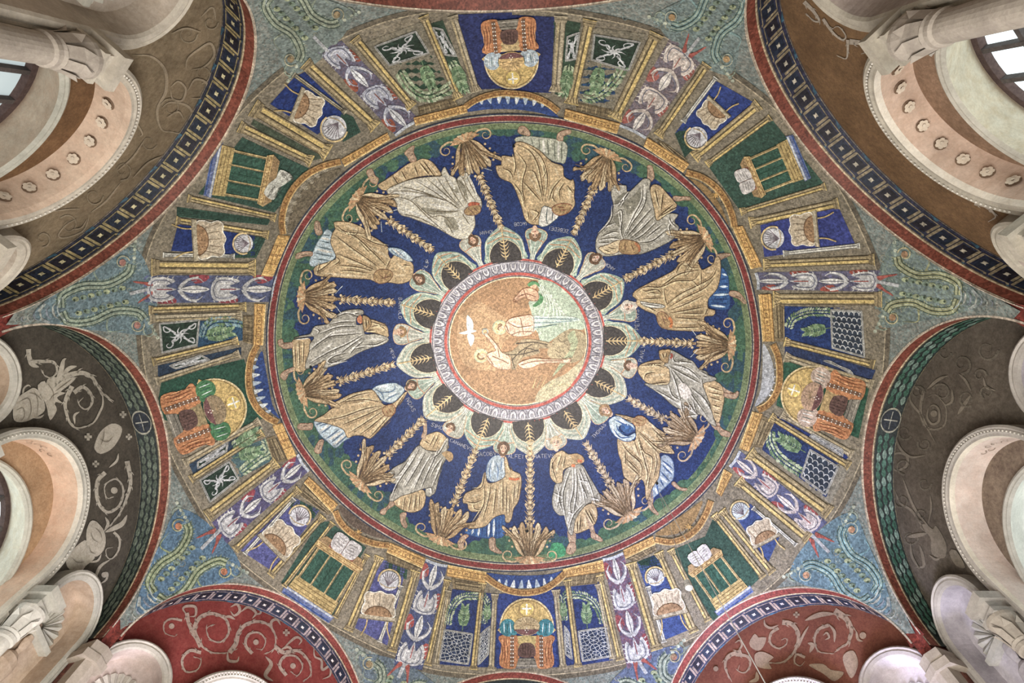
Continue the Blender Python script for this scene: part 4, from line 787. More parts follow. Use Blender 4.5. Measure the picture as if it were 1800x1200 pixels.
def throne(label,b,tp,pil,cush,seat,bgdisc='D2B468/C4A458',group='painted thrones in the four exedrae'):
    f=frame(b,tp); t=thing('throne',label,'throne',tuple(dome(np.array([b],float),6)[0]),group)
    p=Part('round_back',step=10); p.fill(f(arc((0,.58),.385,-10,190,18,.42)),bgdisc,7); p.line(f(arc((0,.58),.39,-10,190,24,.425)),2.4,'E0CFA0/C8B07C',9); p.line(f(arc((0,.58),.37,-10,190,24,.4)),.9,'6E5630',9); p.build(t)
    p=Part('cross_disc',step=8); p.disc(f([(0,.85)])[0],15,'B99A5C/A88A50',9); p.disc(f([(0,.85)])[0],12,'D9BA50/E2C868',10)
    p.line(f([(0,.77),(0,.93)]),2.6,'E2DCD0',12); p.line(f([(-.07,.86),(.07,.86)]),2.6,'E2DCD0',12); p.build(t)
    for sg in(-1,1):
        p=Part('pillow',step=8); p.fill(f([(sg*.14,.5),(sg*.2,.68),(sg*.32,.7),(sg*.4,.6),(sg*.36,.48),(sg*.24,.45)]),pil,11)
        for k in range(4): p.line(f([(sg*(.18+k*.05),.5),(sg*(.2+k*.045),.66)]),1.3,('DDE6E2' if k%2 else '24504E'),12,taper=2)
        p.build(t)
    for sg in(-1,1):
        p=Part('drapery',step=10); p.fill(f([(sg*.13,.02),(sg*.37,0),(sg*.4,.15),(sg*.36,.3),(sg*.41,.45),(sg*.14,.46)]),'B3703E/C68650',9)
        for x in(.3,.34,.38): p.line(f([(sg*x,.03),(sg*(x-.02),.2),(sg*x,.43)]),1.5,'6E3A22',11,taper=2)
        for x in(.28,.36): p.line(f([(sg*x,.06),(sg*(x+.01),.25),(sg*x,.42)]),2,'DCA468',10,taper=2)
        p.build(t)
        p=Part('jewelled_post',step=8); p.line(f([(sg*.22,.0),(sg*.21,.47)]),6.4,'6E4E3A/7E5E46',12)
        for k in range(8):
            for x in(-.016,.016): p.disc(f([(sg*.215+x,.03+k*.057)])[0],1.25,'D5D2C8',13,n=6)
        p.build(t)
    p=Part('seat',step=10); p.fill(f([(-.13,.2),(.13,.2),(.14,.46),(-.14,.46)]),seat,9,smooth=False); p.fill(f([(-.12,.16),(.12,.16),(.09,.34),(-.09,.34)]),'5E4440/6E5248',10)
    for x in(-.06,-.02,.02,.06): p.line(f([(x,.17),(x,.33)]),1,'3E2C28',11)
    p.build(t)
    p=Part('cushion',step=8); p.disc(f([(0,.6)])[0],.19*np.hypot(*(np.array(tp)-b)),cush,12,r2=.14*np.hypot(*(np.array(tp)-b)),ang=math.atan2(*( (np.array(tp)-b)[::-1]))+PI/2)
    p.fill(f(arc((0,.56),.17,185,355,10,.09)),'6E4648/7E5654',13)
    for x,y in((-.02,.54),(.02,.54),(0,.57),(0,.51)): p.disc(f([(x,y)])[0],1.1,'E0D8CC',14,n=6)
    for k in range(9): p.line(f([(0,.62),(math.cos(k*.4)*.17,.6+math.sin(k*.4)*.13)]),.8,'8E7650',13)
    p.build(t)
    p=Part('footstool',step=10); p.fill(f([(-.16,-.01),(.16,-.01),(.12,.13),(-.12,.13)]),'7A7468/8A8476',12,smooth=False); p.line(f([(-.15,.02),(.15,.02)]),1.1,'B0A898',13); p.line(f([(-.13,.09),(.13,.09)]),1,'46423A',13); p.build(t)
def pav(label,K,c): return thing('painted_pavilion',label,'pavilion',tuple(dome(px(c,K),4)[0]),'painted pavilions round the dome')
# --- south
K=(700,960,4); t=pav('throne pavilion with blue walls and star screens, upright at the very foot of the dome',K,'905,840')
for q,k in (('380,300 600,325 560,850 290,830',BL),('600,325 715,335 700,850 550,850',BL),('700,335 1090,300 1120,850 690,860','34498C/2A3C78'),('1080,290 1210,270 1250,830 1120,850',BL),('1190,280 1410,250 1510,800 1270,840',BL)): panel(t,K,q,k)
garch(t,K,'612,215 690,270 780,312 900,328 1020,305 1110,250 1175,190',46,'622,190 700,262 790,292 900,302 1010,290 1090,245 1165,172 1060,196 900,206 740,200','blue')
for q in('385,300 372,215 612,255 600,330','1180,215 1440,175 1400,262 1190,285'): soffit(t,K,q)
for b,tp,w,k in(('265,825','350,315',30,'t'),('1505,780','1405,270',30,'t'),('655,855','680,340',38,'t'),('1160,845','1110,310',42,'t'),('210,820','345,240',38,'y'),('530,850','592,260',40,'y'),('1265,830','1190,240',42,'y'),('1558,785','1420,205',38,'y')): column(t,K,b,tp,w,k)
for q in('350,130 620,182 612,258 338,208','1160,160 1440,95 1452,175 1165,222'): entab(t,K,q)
wreath('wreath over pale shrub in left bay at the foot of the dome',K,'345,570 360,480 400,400 460,355 550,350','450,595|470,420'); wreath('wreath over pale shrub in right bay at the foot of the dome',K,'1445,560 1420,470 1370,390 1300,350 1230,340','1330,580|1322,410')
wreath('narrow wreath slice between columns left of the blue-walled throne',K,'590,560 610,470 625,400 600,350','625,540|628,420',6); wreath('narrow wreath slice between columns right of the blue-walled throne',K,'1170,540 1165,450 1150,380 1180,340','1165,520|1160,400',6)
screen('star-pierced white screen left of the blue-walled throne',K,'290,800 490,830 520,620 325,590','star'); screen('star-pierced white screen right of the blue-walled throne',K,'1300,808 1492,775 1462,572 1270,600','star')
screen('slanting star screen slice just left of the blue-walled throne',K,'562,835 630,760 642,565 580,620','star'); screen('slanting star screen slice just right of the blue-walled throne',K,'1180,758 1222,795 1200,610 1172,562','star')
throne('throne with teal pillows and orange drapery under a blue wall',(926,1173),(926,1053),'3E8C98/2E7484','B59E70/C6B080','B9A25C/C8B26C')
# --- east (right)
K=(1290,460,4); t=pav('throne pavilion with fish-scale screens facing the dome from the right edge',K,'960,700')
for q,k in(('355,310 915,325 925,690 360,570','26407A/1E3468'),('690,320 1045,290 1045,740 715,610','8A7F68/7A7262'),('360,570 1000,760 960,860 360,670','30406A/283658'),('360,670 960,860 880,1240 300,1010','2F5E46/265040')): panel(t,K,q,k)
garch(t,K,'282,575 318,660 330,760 325,860 290,950 235,1010 175,1040',48,'208,575 258,655 285,760 280,860 235,950 150,1015 190,900 205,750','pale')
soffit(t,K,'262,218 360,300 362,560 290,558')
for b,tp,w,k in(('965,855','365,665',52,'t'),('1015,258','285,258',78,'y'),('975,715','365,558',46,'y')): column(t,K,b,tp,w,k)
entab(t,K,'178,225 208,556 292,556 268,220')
wreath('olive leaf wreath over a lime shrub beside the upper right fish-scale screen',K,'380,480 420,400 520,355 640,350 700,360','690,460|500,490',8); screen('upper right pierced screen of white fish scales on black',K,'700,600 925,665 905,345 690,335','scale')
screen('thin fish-scale screen slice between columns on the right side',K,'640,690 820,760 850,790 690,700','scale')
K=(1270,660,4)
for q,k in(('340,330 840,600 730,860 280,520','2C3F70/24345E'),('610,530 900,650 760,900 540,710','7E7A6C/8A8474'),('360,270 900,560 850,610 340,330','2C3F80/24346C')): panel(t,K,q,k)
soffit(t,K,'280,275 370,330 285,505 200,500')
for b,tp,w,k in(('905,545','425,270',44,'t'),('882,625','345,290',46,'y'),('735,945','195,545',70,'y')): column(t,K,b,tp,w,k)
entab(t,K,'120,508 215,250 288,268 190,532')
wreath('grey green wreath thicket beside the lower right fish-scale screen',K,'340,370 340,450 380,540 450,610 540,670','590,540|400,430',9); screen('lower right pierced screen of white fish scales on deep blue',K,'560,708 730,835 820,640 622,520','scale')
screen('slanted blue lattice slice below the right hand throne',K,'640,410 850,520 852,565 622,425','star')
throne('throne with pale pink pillows lying sideways at the right under a green wall',(1508,722),(1378,678),'B9A08E/CDB6A4','AE8C72/BE9C80','B4965C/C4A66C')
# --- north
K=(560,0,5); t=pav('throne pavilion hanging upside down at the top edge with scrollwork screens',K,'1700,150')
for q,k in(('400,370 950,170 1200,840 900,900','857C66/757060'),('640,570 985,470 1180,830 900,895','2A4A38/223E30'),('985,200 1090,170 1330,780 1240,830','37503E/2C4234'),('1210,120 1700,100 1700,770 1400,780','2E3A70/26305E')): panel(t,K,q,k)
soffit(t,K,'870,930 1190,850 1225,915 880,1000')
for b,tp,w,k in(('1185,150','1385,790',66,'t'),('330,345','815,925',72,'y'),('930,150','1225,850',66,'y')): column(t,K,b,tp,w,k)
entab(t,K,'850,1090 1310,975 1290,905 830,1020')
wreath('upside-down wreath round drooping dark green sprig, top left bay',K,'700,600 770,720 850,800 950,840 1060,810 1150,760','900,520|1000,760',10); screen('upside-down green panel with white flower scrolls, top left bay',K,'490,395 620,558 965,450 850,262','scroll')
screen('narrow upside-down scroll panel slice at left of the top throne',K,'1000,225 1110,465 1210,480 1085,245','scroll'); wreath('leafy strip between columns left of the top throne',K,'1150,510 1200,600 1250,700 1280,790','1190,520|1270,780',9)
K=(880,0,4.6154)
for q,k in(('0,110 440,130 410,750 0,730','2E3A70/26305E'),('430,140 650,180 600,800 440,760','37503E/2C4234'),('640,200 1180,270 900,880 620,830','857C66/757060'),('690,480 1010,570 880,870 630,810','2A4A3C/22407A')): panel(t,K,q,k)
garch(t,K,'-285,850 -210,800 -120,765 0,740 130,745 260,765 380,820 470,890',50,'-290,900 -200,830 -100,795 10,790 140,795 270,820 400,880 470,950 300,905 100,880 -100,880','blue')
soffit(t,K,'620,820 905,880 890,955 612,885')
for b,tp,w,k in(('490,150','450,730',78,'t'),('720,180','575,830',80,'y'),('1255,290','930,950',84,'y')): column(t,K,b,tp,w,k)
entab(t,K,'515,950 945,1075 975,990 528,870')
wreath('upside-down wreath round a pale tree, top right bay',K,'650,760 720,780 800,760 880,700 950,620 990,550','820,490|760,740',10); screen('upside-down green panel with white star flower, top right bay',K,'765,270 742,470 1040,560 1135,330','scroll')
screen('narrow upside-down scroll panel slice at right of the top throne',K,'545,285 530,480 610,465 640,250','scroll'); wreath('leafy strip between columns right of the top throne',K,'560,500 550,600 530,700 510,760','560,510|520,740',9)
throne('upside-down throne with blue white pillows and gold cushion at the top edge',(893,31),(903,152),'8EA4B8/C4CED0','C9A462/D6B474','B99E66/C8AE76')
# --- west (left)
K=(230,460,4.2857); t=pav('throne pavilion with green walls and scrollwork screens facing from the left',K,'190,800')
for q,k in(('150,420 520,420 500,640 150,700','857C6A/757060'),('510,430 840,410 840,590 500,640','2E5470/24486A'),('200,780 830,640 830,700 200,880','2F4258/26384C'),('230,880 850,730 990,1180 700,1300 180,1180','2A5644/224A3C')): panel(t,K,q,k)
garch(t,K,'945,625 900,720 880,850 890,980 940,1090 1010,1160 1100,1210',52,'985,670 940,760 925,880 950,1000 1020,1100 1120,1180 1065,1080 1030,900 1005,760','blue')
soffit(t,K,'915,400 915,622 838,600 840,400')
for b,tp,w,k in(('200,890','810,690',44,'t'),('160,425','830,400',56,'t'),('150,360','860,335',50,'y'),('175,745','800,590',44,'y')): column(t,K,b,tp,w,k)
entab(t,K,'990,625 1012,315 925,310 915,622')
wreath('blue green leaf thicket in the upper left bay',K,'530,590 560,500 620,450 720,440 820,450','520,560|760,520',9,('5E8490/6E949C',GM,'7C9CA4/90ACB0')); screen('dark green panel with white curled scrolls in the upper left bay',K,'228,680 490,620 508,435 210,462','scroll')
screen('slanted scroll panel slice above the sideways green-pillowed throne',K,'330,798 590,735 520,702 285,780','scroll')
K=(260,640,4)
for q,k in(('280,690 790,430 800,500 320,780','33485C/2A3C50'),('560,620 830,520 900,660 640,800','4E6A66/42606A'),('330,760 600,640 660,800 430,1000','857C6A/757060')): panel(t,K,q,k)
soffit(t,K,'980,675 880,700 825,520 890,500')
for b,tp,w,k in(('265,685','780,400',44,'t'),('310,800','800,480',42,'y'),('430,1050','900,690',60,'y')): column(t,K,b,tp,w,k)
entab(t,K,'980,672 1040,645 940,410 870,430')
wreath('grey green leaf thicket in the lower left bay',K,'640,770 700,720 780,660 840,620 830,550','600,660|790,600',9); screen('black panel with white flower scrolls in the lower left bay',K,'432,965 632,805 565,685 362,815','scroll')
screen('slanted scroll panel slice below the sideways green-pillowed throne',K,'345,730 545,610 558,545 345,690','scroll'); wreath('leafy strip between columns below the green-pillowed throne',K,'580,590 650,540 720,500 780,460','590,590|770,470',8)
throne('sideways throne with green pillows and orange drapery at the left',(297,748),(428,700),'4C8658/3C7448','8E7A5C/A08C6A','8A7A54/9C8A60')
# --- altar pavilions
def niche(t,K,bg,q,sh,r,ang):
    panel(t,K,q,bg); shell(t,px(sh,K)[0],r,ang)
K=(380,820,3.53); t=pav('altar pavilion with green tiled walls at lower left, two purple niches',K,'570,1000')
for q,k in(('480,190 640,270 350,650 150,520',PU),('700,340 930,500 860,620 720,930 400,720 640,340',GN),('1040,580 1180,620 1060,1110 860,1000 1000,640',PU),('480,190 640,270 600,330 440,240',GN),('1050,580 1190,620 1180,700 1030,650',GN)): panel(t,K,q,k,grid='1F3A2E' if k==GN else None)
garch(t,K,'735,275 765,340 820,400 900,450 990,480 1070,490',40,'760,240 780,300 840,365 920,410 1000,440 1075,450 1000,400 900,330 820,275','brown')
soffit(t,K,'720,285 690,300 505,170 535,105'); soffit(t,K,'1050,532 1270,632 1240,660 1060,590')
for b,tp,w,k in(('180,535','480,200',22,'w'),('1015,1080','1145,740',22,'w'),('125,505','510,140',36,'y'),('345,665','660,310',36,'y'),('425,735','720,350',26,'y'),('740,925','935,550',26,'y'),('825,1000','1010,560',42,'y'),('1095,1130','1235,650',42,'y')): column(t,K,b,tp,w,k)
entab(t,K,'540,100 715,285 752,235 572,62'); entab(t,K,'1055,532 1278,632 1298,568 1078,472')
shell(t,px('515,308',K)[0],18,-58); shell(t,px('1072,707',K)[0],18,-75)
chair('small chair in the lower left niche left of the altar',K,'255,590','470,375'); chair('small chair in the lower left niche right of the altar',K,'985,1060','1020,770')
altar('altar table at lower left with white and blue step',K,'600,800','768,545',.46)
K=(1080,880,4); t=pav('altar pavilion with green walls at lower right, crossed by the lamp wire',K,'700,860')
for q,k in(('160,430 310,370 520,910 350,980','3C5288/34467C'),('400,350 640,250 700,110 1040,530 700,850',GN),('160,430 310,370 340,470 190,500',GN),('820,60 960,20 1170,240 1080,440','3C5288/34467C')): panel(t,K,q,k,grid='1F3A2E' if k==GN else None)
garch(t,K,'290,275 400,290 500,260 590,190 650,90 685,0',46,'290,235 400,240 490,210 560,150 600,70 620,0 520,70 400,150','gold')
soffit(t,K,'80,408 290,305 300,350 150,430')
for b,tp,w,k in(('350,985','240,605',26,'w'),('295,1025','120,440',56,'y'),('555,905','315,365',48,'y'),('655,830','400,345',38,'y'),('1040,525','705,100',40,'y'),('1105,490','760,70',44,'y')): column(t,K,b,tp,w,k)
entab(t,K,'80,408 292,308 275,248 65,345')
shell(t,px('290,535',K)[0],16,-110,'B9BFC0/CACDCC'); shell(t,px('890,70',K)[0],16,-130,'B4C2C4/C6D0D0')
chair('small chair in the lower right niche left of the altar',K,'425,930','355,620'); chair('small chair in the lower right niche right of the altar',K,'1130,385','1000,140')
altar('altar table at lower right with grey book and lavender step',K,'810,660','640,430',.42,'grey')
K=(1270,660,4); 
for b,tp,w,k in(('515,1185','220,930',24,'w'),('590,1130','115,740',60,'y')): column(t,K,b,tp,w,k)
entab(t,K,'-42,815 12,655 75,692 -5,850')
K=(1120,80,2.857); t=pav('altar pavilion with green walls at upper right, seen on its side',K,'850,560')
for q,k in(('390,170 600,290 330,540 190,440','2E4488/263A78'),('680,370 940,690 520,830 370,620 350,590',GN),('620,900 1010,800 1100,1000 640,1060','3A468C/343E80'),('190,440 250,400 300,500 240,560',GN)): panel(t,K,q,k,grid='1F3A2E' if k==GN else None)
garch(t,K,'250,630 330,655 400,705 450,770 480,840 495,905',34,'235,655 320,685 380,740 425,810 460,900 400,820 320,730','gold')
soffit(t,K,'245,625 255,570 150,490 90,460')
for b,tp,w,k in(('395,160','235,375',20,'w'),('1115,1000','740,1040',22,'w'),('345,100','110,445',38,'y'),('600,300','290,555',44,'y'),('665,360','355,590',26,'y'),('940,705','525,830',28,'y'),('1000,790','570,885',40,'y'),('1180,1070','640,1095',40,'y')): column(t,K,b,tp,w,k)
entab(t,K,'35,500 235,632 265,588 55,455'); entab(t,K,'480,905 575,1118 632,1105 535,900')
shell(t,px('302,455',K)[0],19,130); shell(t,px('688,962',K)[0],19,185)
chair('small chair in the upper right niche nearer the top edge',K,'470,240','335,385'); chair('small chair in the upper right niche nearer the right edge',K,'1000,905','765,925')
altar('altar table at upper right with red book and blue grey step',K,'775,575','585,655',.46)
K=(400,60,4.444); t=pav('altar pavilion with green striped walls at upper left holding the lettered scroll',K,'230,600')
for q,k in(('520,330 600,290 930,600 700,780 330,540','243C7C/1C3270'),('880,600 980,640 1040,760 900,840',GN),('200,660 760,960 600,1000 180,700','4A5644/3E4A3A')): panel(t,K,q,k,grid='1F3A2E' if k==GN else None)
for b,tp,w,k in(('520,310','915,600',30,'g'),('625,235','1150,715',76,'y'),('230,585','780,915',100,'y')): column(t,K,b,tp,w,k)
entab(t,K,'910,1022 1268,810 1245,758 880,968'); shell(t,px('828,722',K)[0],22,125)
chair('small chair in the upper left niche nearer the top edge',K,'395,480','735,615')
K=(250,200,4)
for q,k in(('700,160 1170,380 930,690 390,560',GN),('240,650 900,740 880,780 240,720',GN),('250,765 800,830 800,1000 200,960','263C7A/1E326C'),('660,830 870,870 800,1010 640,1010',GN)): panel(t,K,q,k,grid='1F3A2E' if k==GN else None)
garch(t,K,'985,840 975,740 1000,620 1060,510 1150,420 1260,360 1390,325',46,'1040,830 1030,740 1060,640 1120,540 1210,450 1310,400 1400,390 1240,560','ring')
for b,tp,w,k in(('150,985','640,995',26,'w'),('700,90','1185,325',60,'y'),('330,590','930,725',40,'y'),('250,745','880,845',42,'y'),('95,1075','790,1080',84,'y')): column(t,K,b,tp,w,k)
entab(t,K,'830,1132 912,1140 1035,852 950,845'); shell(t,px('705,905',K)[0],17,178); chair('small chair in the upper left niche nearer the left edge',K,'205,890','585,868')
t,f=altar('altar table at upper left under the lettered scroll',K,'560,395','880,460',.48,plaque=True)
k=thing('lettered_scroll','white curling scroll lettered EVANGELIVM SECVNDVM MARCVM on the upper left altar','scroll',tuple(dome(px('950,480',K),6)[0]))
p=Part('sheet',step=8); p.fill(px('965,380 1048,428 1000,480 955,510 915,592 848,548 880,480 930,440',K),'B8B8AC/C8C8BC',14); p.build(k)
for txt,org,h in(('EVAN',(1010,405),4.6),('SECVN',(965,400),4.6),('GELIVM',(955,500),4.2),('MARCVM',(915,490),4.2)):
    p=Part('letters',step=5); a=math.radians(122 if h<4.4 else 55); write(p,txt,px('%d,%d'%org,K)[0],(math.cos(a),math.sin(a)),(math.sin(a),-math.cos(a)),h,.8,'4A4640',16); o=p.build(k); o['kind']='stuff'
# ---------------------------------------------------------------- acanthus strips between the pavilions
def strip(label,q,bg,red,g=('A9A9AC/BEBEBE','C6C6C4/D4D2CC')):
    P=np.array(q,float); m=quadmap(P); t=thing('acanthus_strip',label,'ornament',tuple(dome(m([(.5,.5)]),5)[0]),'acanthus strips between the pavilions')
    L_=np.hypot(*(m([(.5,1)])[0]-m([(.5,0)])[0])); W_=np.hypot(*(m([(1,.5)])[0]-m([(0,.5)])[0])); ar=W_/L_
    p=Part('backdrop'); p.fill(m([(0,0),(1,0),(1,1),(0,1)]),bg,3,smooth=False)
    for i in range(4):
        y=.1+i*.24; x=0 if i%2 else 1; p.fill(m([(x,y),(abs(x-.3),y+.05),(abs(x-.2),y+.13),(x,y+.15)]),red,4)
    p.build(t)
    n=4
    for i in range(n):
        y0=.02+i*.245; h=.24; e=Part('acanthus',step=6); F2=lambda u,v: (u,y0+v*h)
        if i%2==0:
            e.fill(m([F2(.5,0),F2(.12,.12),F2(.05,.5),F2(.2,.9),F2(.38,.6),F2(.5,.95),F2(.62,.6),F2(.8,.9),F2(.95,.5),F2(.88,.12)]),g[0],6)
            for sg in(-1,1):
                e.line(m([F2(.5,.08),F2(.5+sg*.3,.2),F2(.5+sg*.32,.6),F2(.5+sg*.2,.8)]),1.6,'5C5F70',7); e.line(m([F2(.5,.16),F2(.5+sg*.2,.28),F2(.5+sg*.22,.6)]),1.6,g[1],7)
                e.line(m([F2(.5+sg*.4,.2),F2(.5+sg*.42,.5),F2(.5+sg*.34,.85)]),2,g[1],7)
            e.line(m([F2(.5,.3),F2(.5,.8)]),1.6,red,8)
        else:
            for sg in(-1,1):
                e.line(m([F2(.5,.02),F2(.5+sg*.16,.1),F2(.5+sg*.36,.3),F2(.5+sg*.4,.6),F2(.5+sg*.26,.78)]),8,g[0],6,taper=1)
                e.line(m([F2(.5+sg*.06,.12),F2(.5+sg*.26,.3),F2(.5+sg*.32,.55)]),1.4,'6A6E80',8)
                e.line(m([F2(.5+sg*.2,.12),F2(.5+sg*.4,.34),F2(.5+sg*.46,.6)]),2,g[1],7)
            e.fill(m([F2(.5,.05),F2(.36,.5),F2(.5,.98),F2(.64,.5)]),g[1],7); e.line(m([F2(.5,.1),F2(.5,.9)]),1.2,'5A5A66',8)
        if i%2==0:
            for sg in(-1,1):
                for k in range(5): e.line(m([F2(.5+sg*.4,.12+k*.17),F2(.5+sg*.5,.18+k*.17)]),3.2,(g[0],g[1])[k%2],6,taper=1)
        e.build(t)
    c=Part('cloud_foot',step=8); c.line(m([(0,1.0),(.5,.99),(1,1.0)]),5,'A9B0BC/BCC2C8',9); c.build(t)
strip('grey acanthus strip on blue with red flames, left of the bottom pavilion',[(690,1170),(742,1178),(786,995),(748,984)],'46527E/4E5674','9A4444/A85048')
strip('grey acanthus strip on red and blue, right of the bottom pavilion',[(1103,1176),(1148,1160),(1096,972),(1060,984)],'5C5876/7A505C','9A4448/7A3A44')
strip('pink white acanthus strip on violet at lower right',[(1425,945),(1455,918),(1302,792),(1284,820)],'5C5C80/565E80','A8504C/9A4448',('B4A8A8/C4B8B4','CFC4BE/DAD0C8'))
strip('grey acanthus strip with blue ovals lying level at the right edge',[(1548,512),(1550,474),(1330,478),(1334,508)],'56587A/686272','9A4438/A85040')
strip('rose and white acanthus strip at upper right',[(1180,62),(1232,108),(1136,240),(1090,218)],'7A686A/706C7A','9A5048/A86054',('B8AAA0/C8BAB0','D2CAC2/DED6CE'))
strip('lavender acanthus strip with rust flames at upper left',[(556,88),(600,70),(736,208),(694,236)],'62647E/685866','8A4232/9A5238',('A2A6B8/B4B6C2','C4C6CC/D2D2D2'))
strip('blue grey acanthus strip with red tongues lying level at the left edge',[(252,483),(252,532),(478,530),(486,484)],'4E5A80/5C6280','98404A/8A3A44')
strip('white blue acanthus strip on violet and red at lower left',[(372,918),(398,956),(542,828),(522,798)],'52527C/5C5270','8E3A4A/9A444A')
# ---------------------------------------------------------------- corner fields below the floor line (pendentives)
def corner(label,base,tip,c1,c2,curl,wd=62,red=True):
    """great lyre of acanthus; base on the floor line, tip at the springing point"""
    b=np.array(base,float); L_=np.hypot(*(np.array(tip)-b)); f0=frame(b,tip); f=lambda P:f0(np.array(P,float)/L_)
    t=thing('acanthus_lyre',label,'ornament',tuple(dome(f([(0,L_*.4)]),4)[0]),'acanthus lyres filling the corners of the dome')
    p=Part('ground_tint',step=12); p.fill(f([(-wd*1.3,4),(-wd*1.0,L_*.3),(-wd*.5,L_*.62),(0,L_*.8),(wd*.5,L_*.62),(wd*1.0,L_*.3),(wd*1.3,4),(0,-14)]),c1,3); p.build(t)
    for sg in(-1,1):
        p=Part('lyre_arm',step=8); path=[(sg*4,L_*.6),(sg*wd*.42,L_*.57),(sg*wd*.55,L_*.42),(sg*wd*.42,L_*.25),(sg*wd*.6,L_*.1),(sg*wd*.85,L_*.06)]
        p.line(f(path),15,c2,5); p.line(f(path),1.5,'2E3E38',7)
        for o_,k in((4,'A8B096/98A28A'),(-4,'A8B096/98A28A'),(7,'3E5048'),(-7,'3E5048')):
            C_=cat(f(path),False,6); N=np.gradient(C_,axis=0); N/=np.maximum(np.hypot(N[:,0],N[:,1]),1e-6)[:,None]; N=np.stack([-N[:,1],N[:,0]],1); p.line(C_+N*o_,1.4,k,6,smooth=False)
        C_=cat(f(path),False,5); N=np.gradient(C_,axis=0); N/=np.maximum(np.hypot(N[:,0],N[:,1]),1e-6)[:,None]; N=np.stack([-N[:,1],N[:,0]],1)
        for j in range(1,len(C_)):
            for s2 in(-1,1): p.line([C_[j]+N[j]*s2*7,C_[j]+N[j]*s2*11+(C_[j]-C_[j-1])*.6],2.6,('98A68E/A6B298',c2,'6A7E6E/7A8C78')[j%3],4,taper=1)
        p.line(f(spiral((sg*wd*.98,L_*.12),13,2,-90,sg*1.4)),2.6,c2,7); p.line(f(spiral((sg*wd*.98,L_*.12),13,2,-90,sg*1.4)),1,'A89A7A',8); p.disc(f([(sg*wd*.98,L_*.12)])[0],6,curl,8)
        p.build(t)['kind']='stuff'
        q=Part('inner_leaf',step=8)
        for k in range(7):
            y=L_*(.16+.055*k); q.disc(f([(sg*wd*.22,y)])[0],6.5,('8A9470/9CA680','6E8270/7C907C')[k%2],6,r2=4.4,n=8); q.disc(f([(sg*wd*.2,y+3)])[0],2.4,'3C4A38',7,n=6)
        q.build(t)['kind']='stuff'
        q=Part('side_scroll',step=8); q.line(f([(sg*wd*.5,L_*.3),(sg*wd*.95,L_*.32),(sg*wd*1.05,L_*.2)]),4,c2,5,taper=1)
        q.line(f(spiral((sg*wd*1.25,L_*.02+6),11,2,60,-sg*1.3)),2.6,'8E9A84/7E8C80',5,taper=1); q.line(f([(sg*wd*.3,L_*.7),(sg*wd*.12,L_*.76)]),5,'9CA49A/868E92',5)
        for k in range(6): q.disc(f([(sg*wd*(.9+.12*k),10-k*2)])[0],3.4,('8E9C8E/76887E','A2A894')[k%2],4,n=7)
        q.build(t)['kind']='stuff'
    p=Part('tip_leaves',step=8)
    for k in range(7):
        y=L_*(.66+.045*k); w=(1-k/8)*14
        for sg in(-1,1): p.line(f([(0,y),(sg*w*.6,y-1),(sg*w,y-7)]),4.4*(1-k/10),('A6A89C/959A94','848C94/7A8290')[k%2],6,taper=1)
    p.line(f(arc((0,L_*.47),wd*.5,40,140,10,L_*.16)),2.4,'A7B2AE/98A6A4',7); p.build(t)
    p=Part('stalk',step=8); p.line(f([(0,-24),(0,L_*.12)]),6,'9A9EA4/B0B2B0',6)
    if red:
        for sg in(-1,1): p.fill(f([(sg*3,-8),(sg*10,2),(sg*16,16),(sg*20,20),(sg*14,0),(sg*8,-16)]),'94483E/A4544A',6)
    p.build(t)
corner('green lyre scroll with pink curls in the far left corner field',(256,508),(6,567),'6A7E84/5E7880','7C8E80/8A9A86','96645A/A2766A',58)
corner('olive lyre scroll with orange curls in the lower left corner field',(372,945),(207,1111),'55748A/4E6E88','808C62/8E9A6C','A8603C/B47850',58)
corner('turquoise lyre scroll in the lower right corner field',(1440,952),(1597,1109),'64808C/5A7886','6A94A0/78A0A6','A87A58/B48A66',58)
corner('yellow green lyre scroll in the far right corner field',(1556,496),(1773,538),'6A7C80/748476','929468/A2A274','94704E/A4805C',58)
corner('grey green lyre scroll in the top left corner field',(568,80),(418,-75),'7A8680/6E7E7A','84907C/929C86','8A7652/9A8660',58,False)
corner('teal lyre scroll with gold bosses in the top right corner field',(1215,84),(1345,-85),'74827C/6A7E7E','6C8E8E/7C9A98','9A7A4C/AA8A5A',62,True)
corner('dim blue green scroll at the bottom edge left of centre',(706,1178),(655,1290),'66767C/5C6C7C','7C8878/8A9682','8A7652/9A8660',58,True)
corner('dim blue green scroll at the bottom edge right of centre',(1128,1170),(1200,1290),'5C6A86/566480','7E8A80/8C968A','8E5C4C/9A8660',58,True)
# fine curls over all the corner fields
p=Part('corner_curls',step=8)
for k in range(900):
    a=rng.uniform(-PI,PI); off=rng.uniform(14,120); c=ringpt(a,off,'B')
    X=dome(c[None],0)[0]; 
    if (X[:2]@NRM.T).max()>D0-.12 or not(-20<c[0]<1820 and -60<c[1]<1240): continue
    p.line(spiral(c,rng.uniform(4,8),1.5,rng.uniform(0,360),rng.choice([-1.1,1.1]),9),1.2,('9AA496/8A968C','4C5C58','8C8A70/9A967A','6E8C90/7E989A')[k%4],4,taper=1)
o=cpart(p); o['kind']='stuff'
# white line along the arches on the dome
SM0=math.sqrt(EA*EA-D0*D0)
for i in range(8):
    n,s=basis(i); p=Part('edge_line'); an=np.linspace(0.02,PI-.02,81); V=[]
    for dd in(-.004,.02):
        for x in an:
            X=np.array([0,0,EZ])+n*(D0-.004)+s*((SM0-dd)*math.cos(x))+np.array([0,0,1.])*((SM0*EC/EA-dd)*math.sin(x)); V.append(X-n*.006)
    p.add(np.array(V),[(j,j+1,82+j,81+j) for j in range(80)],'C9B8A4/B8A894'); cpart(p)
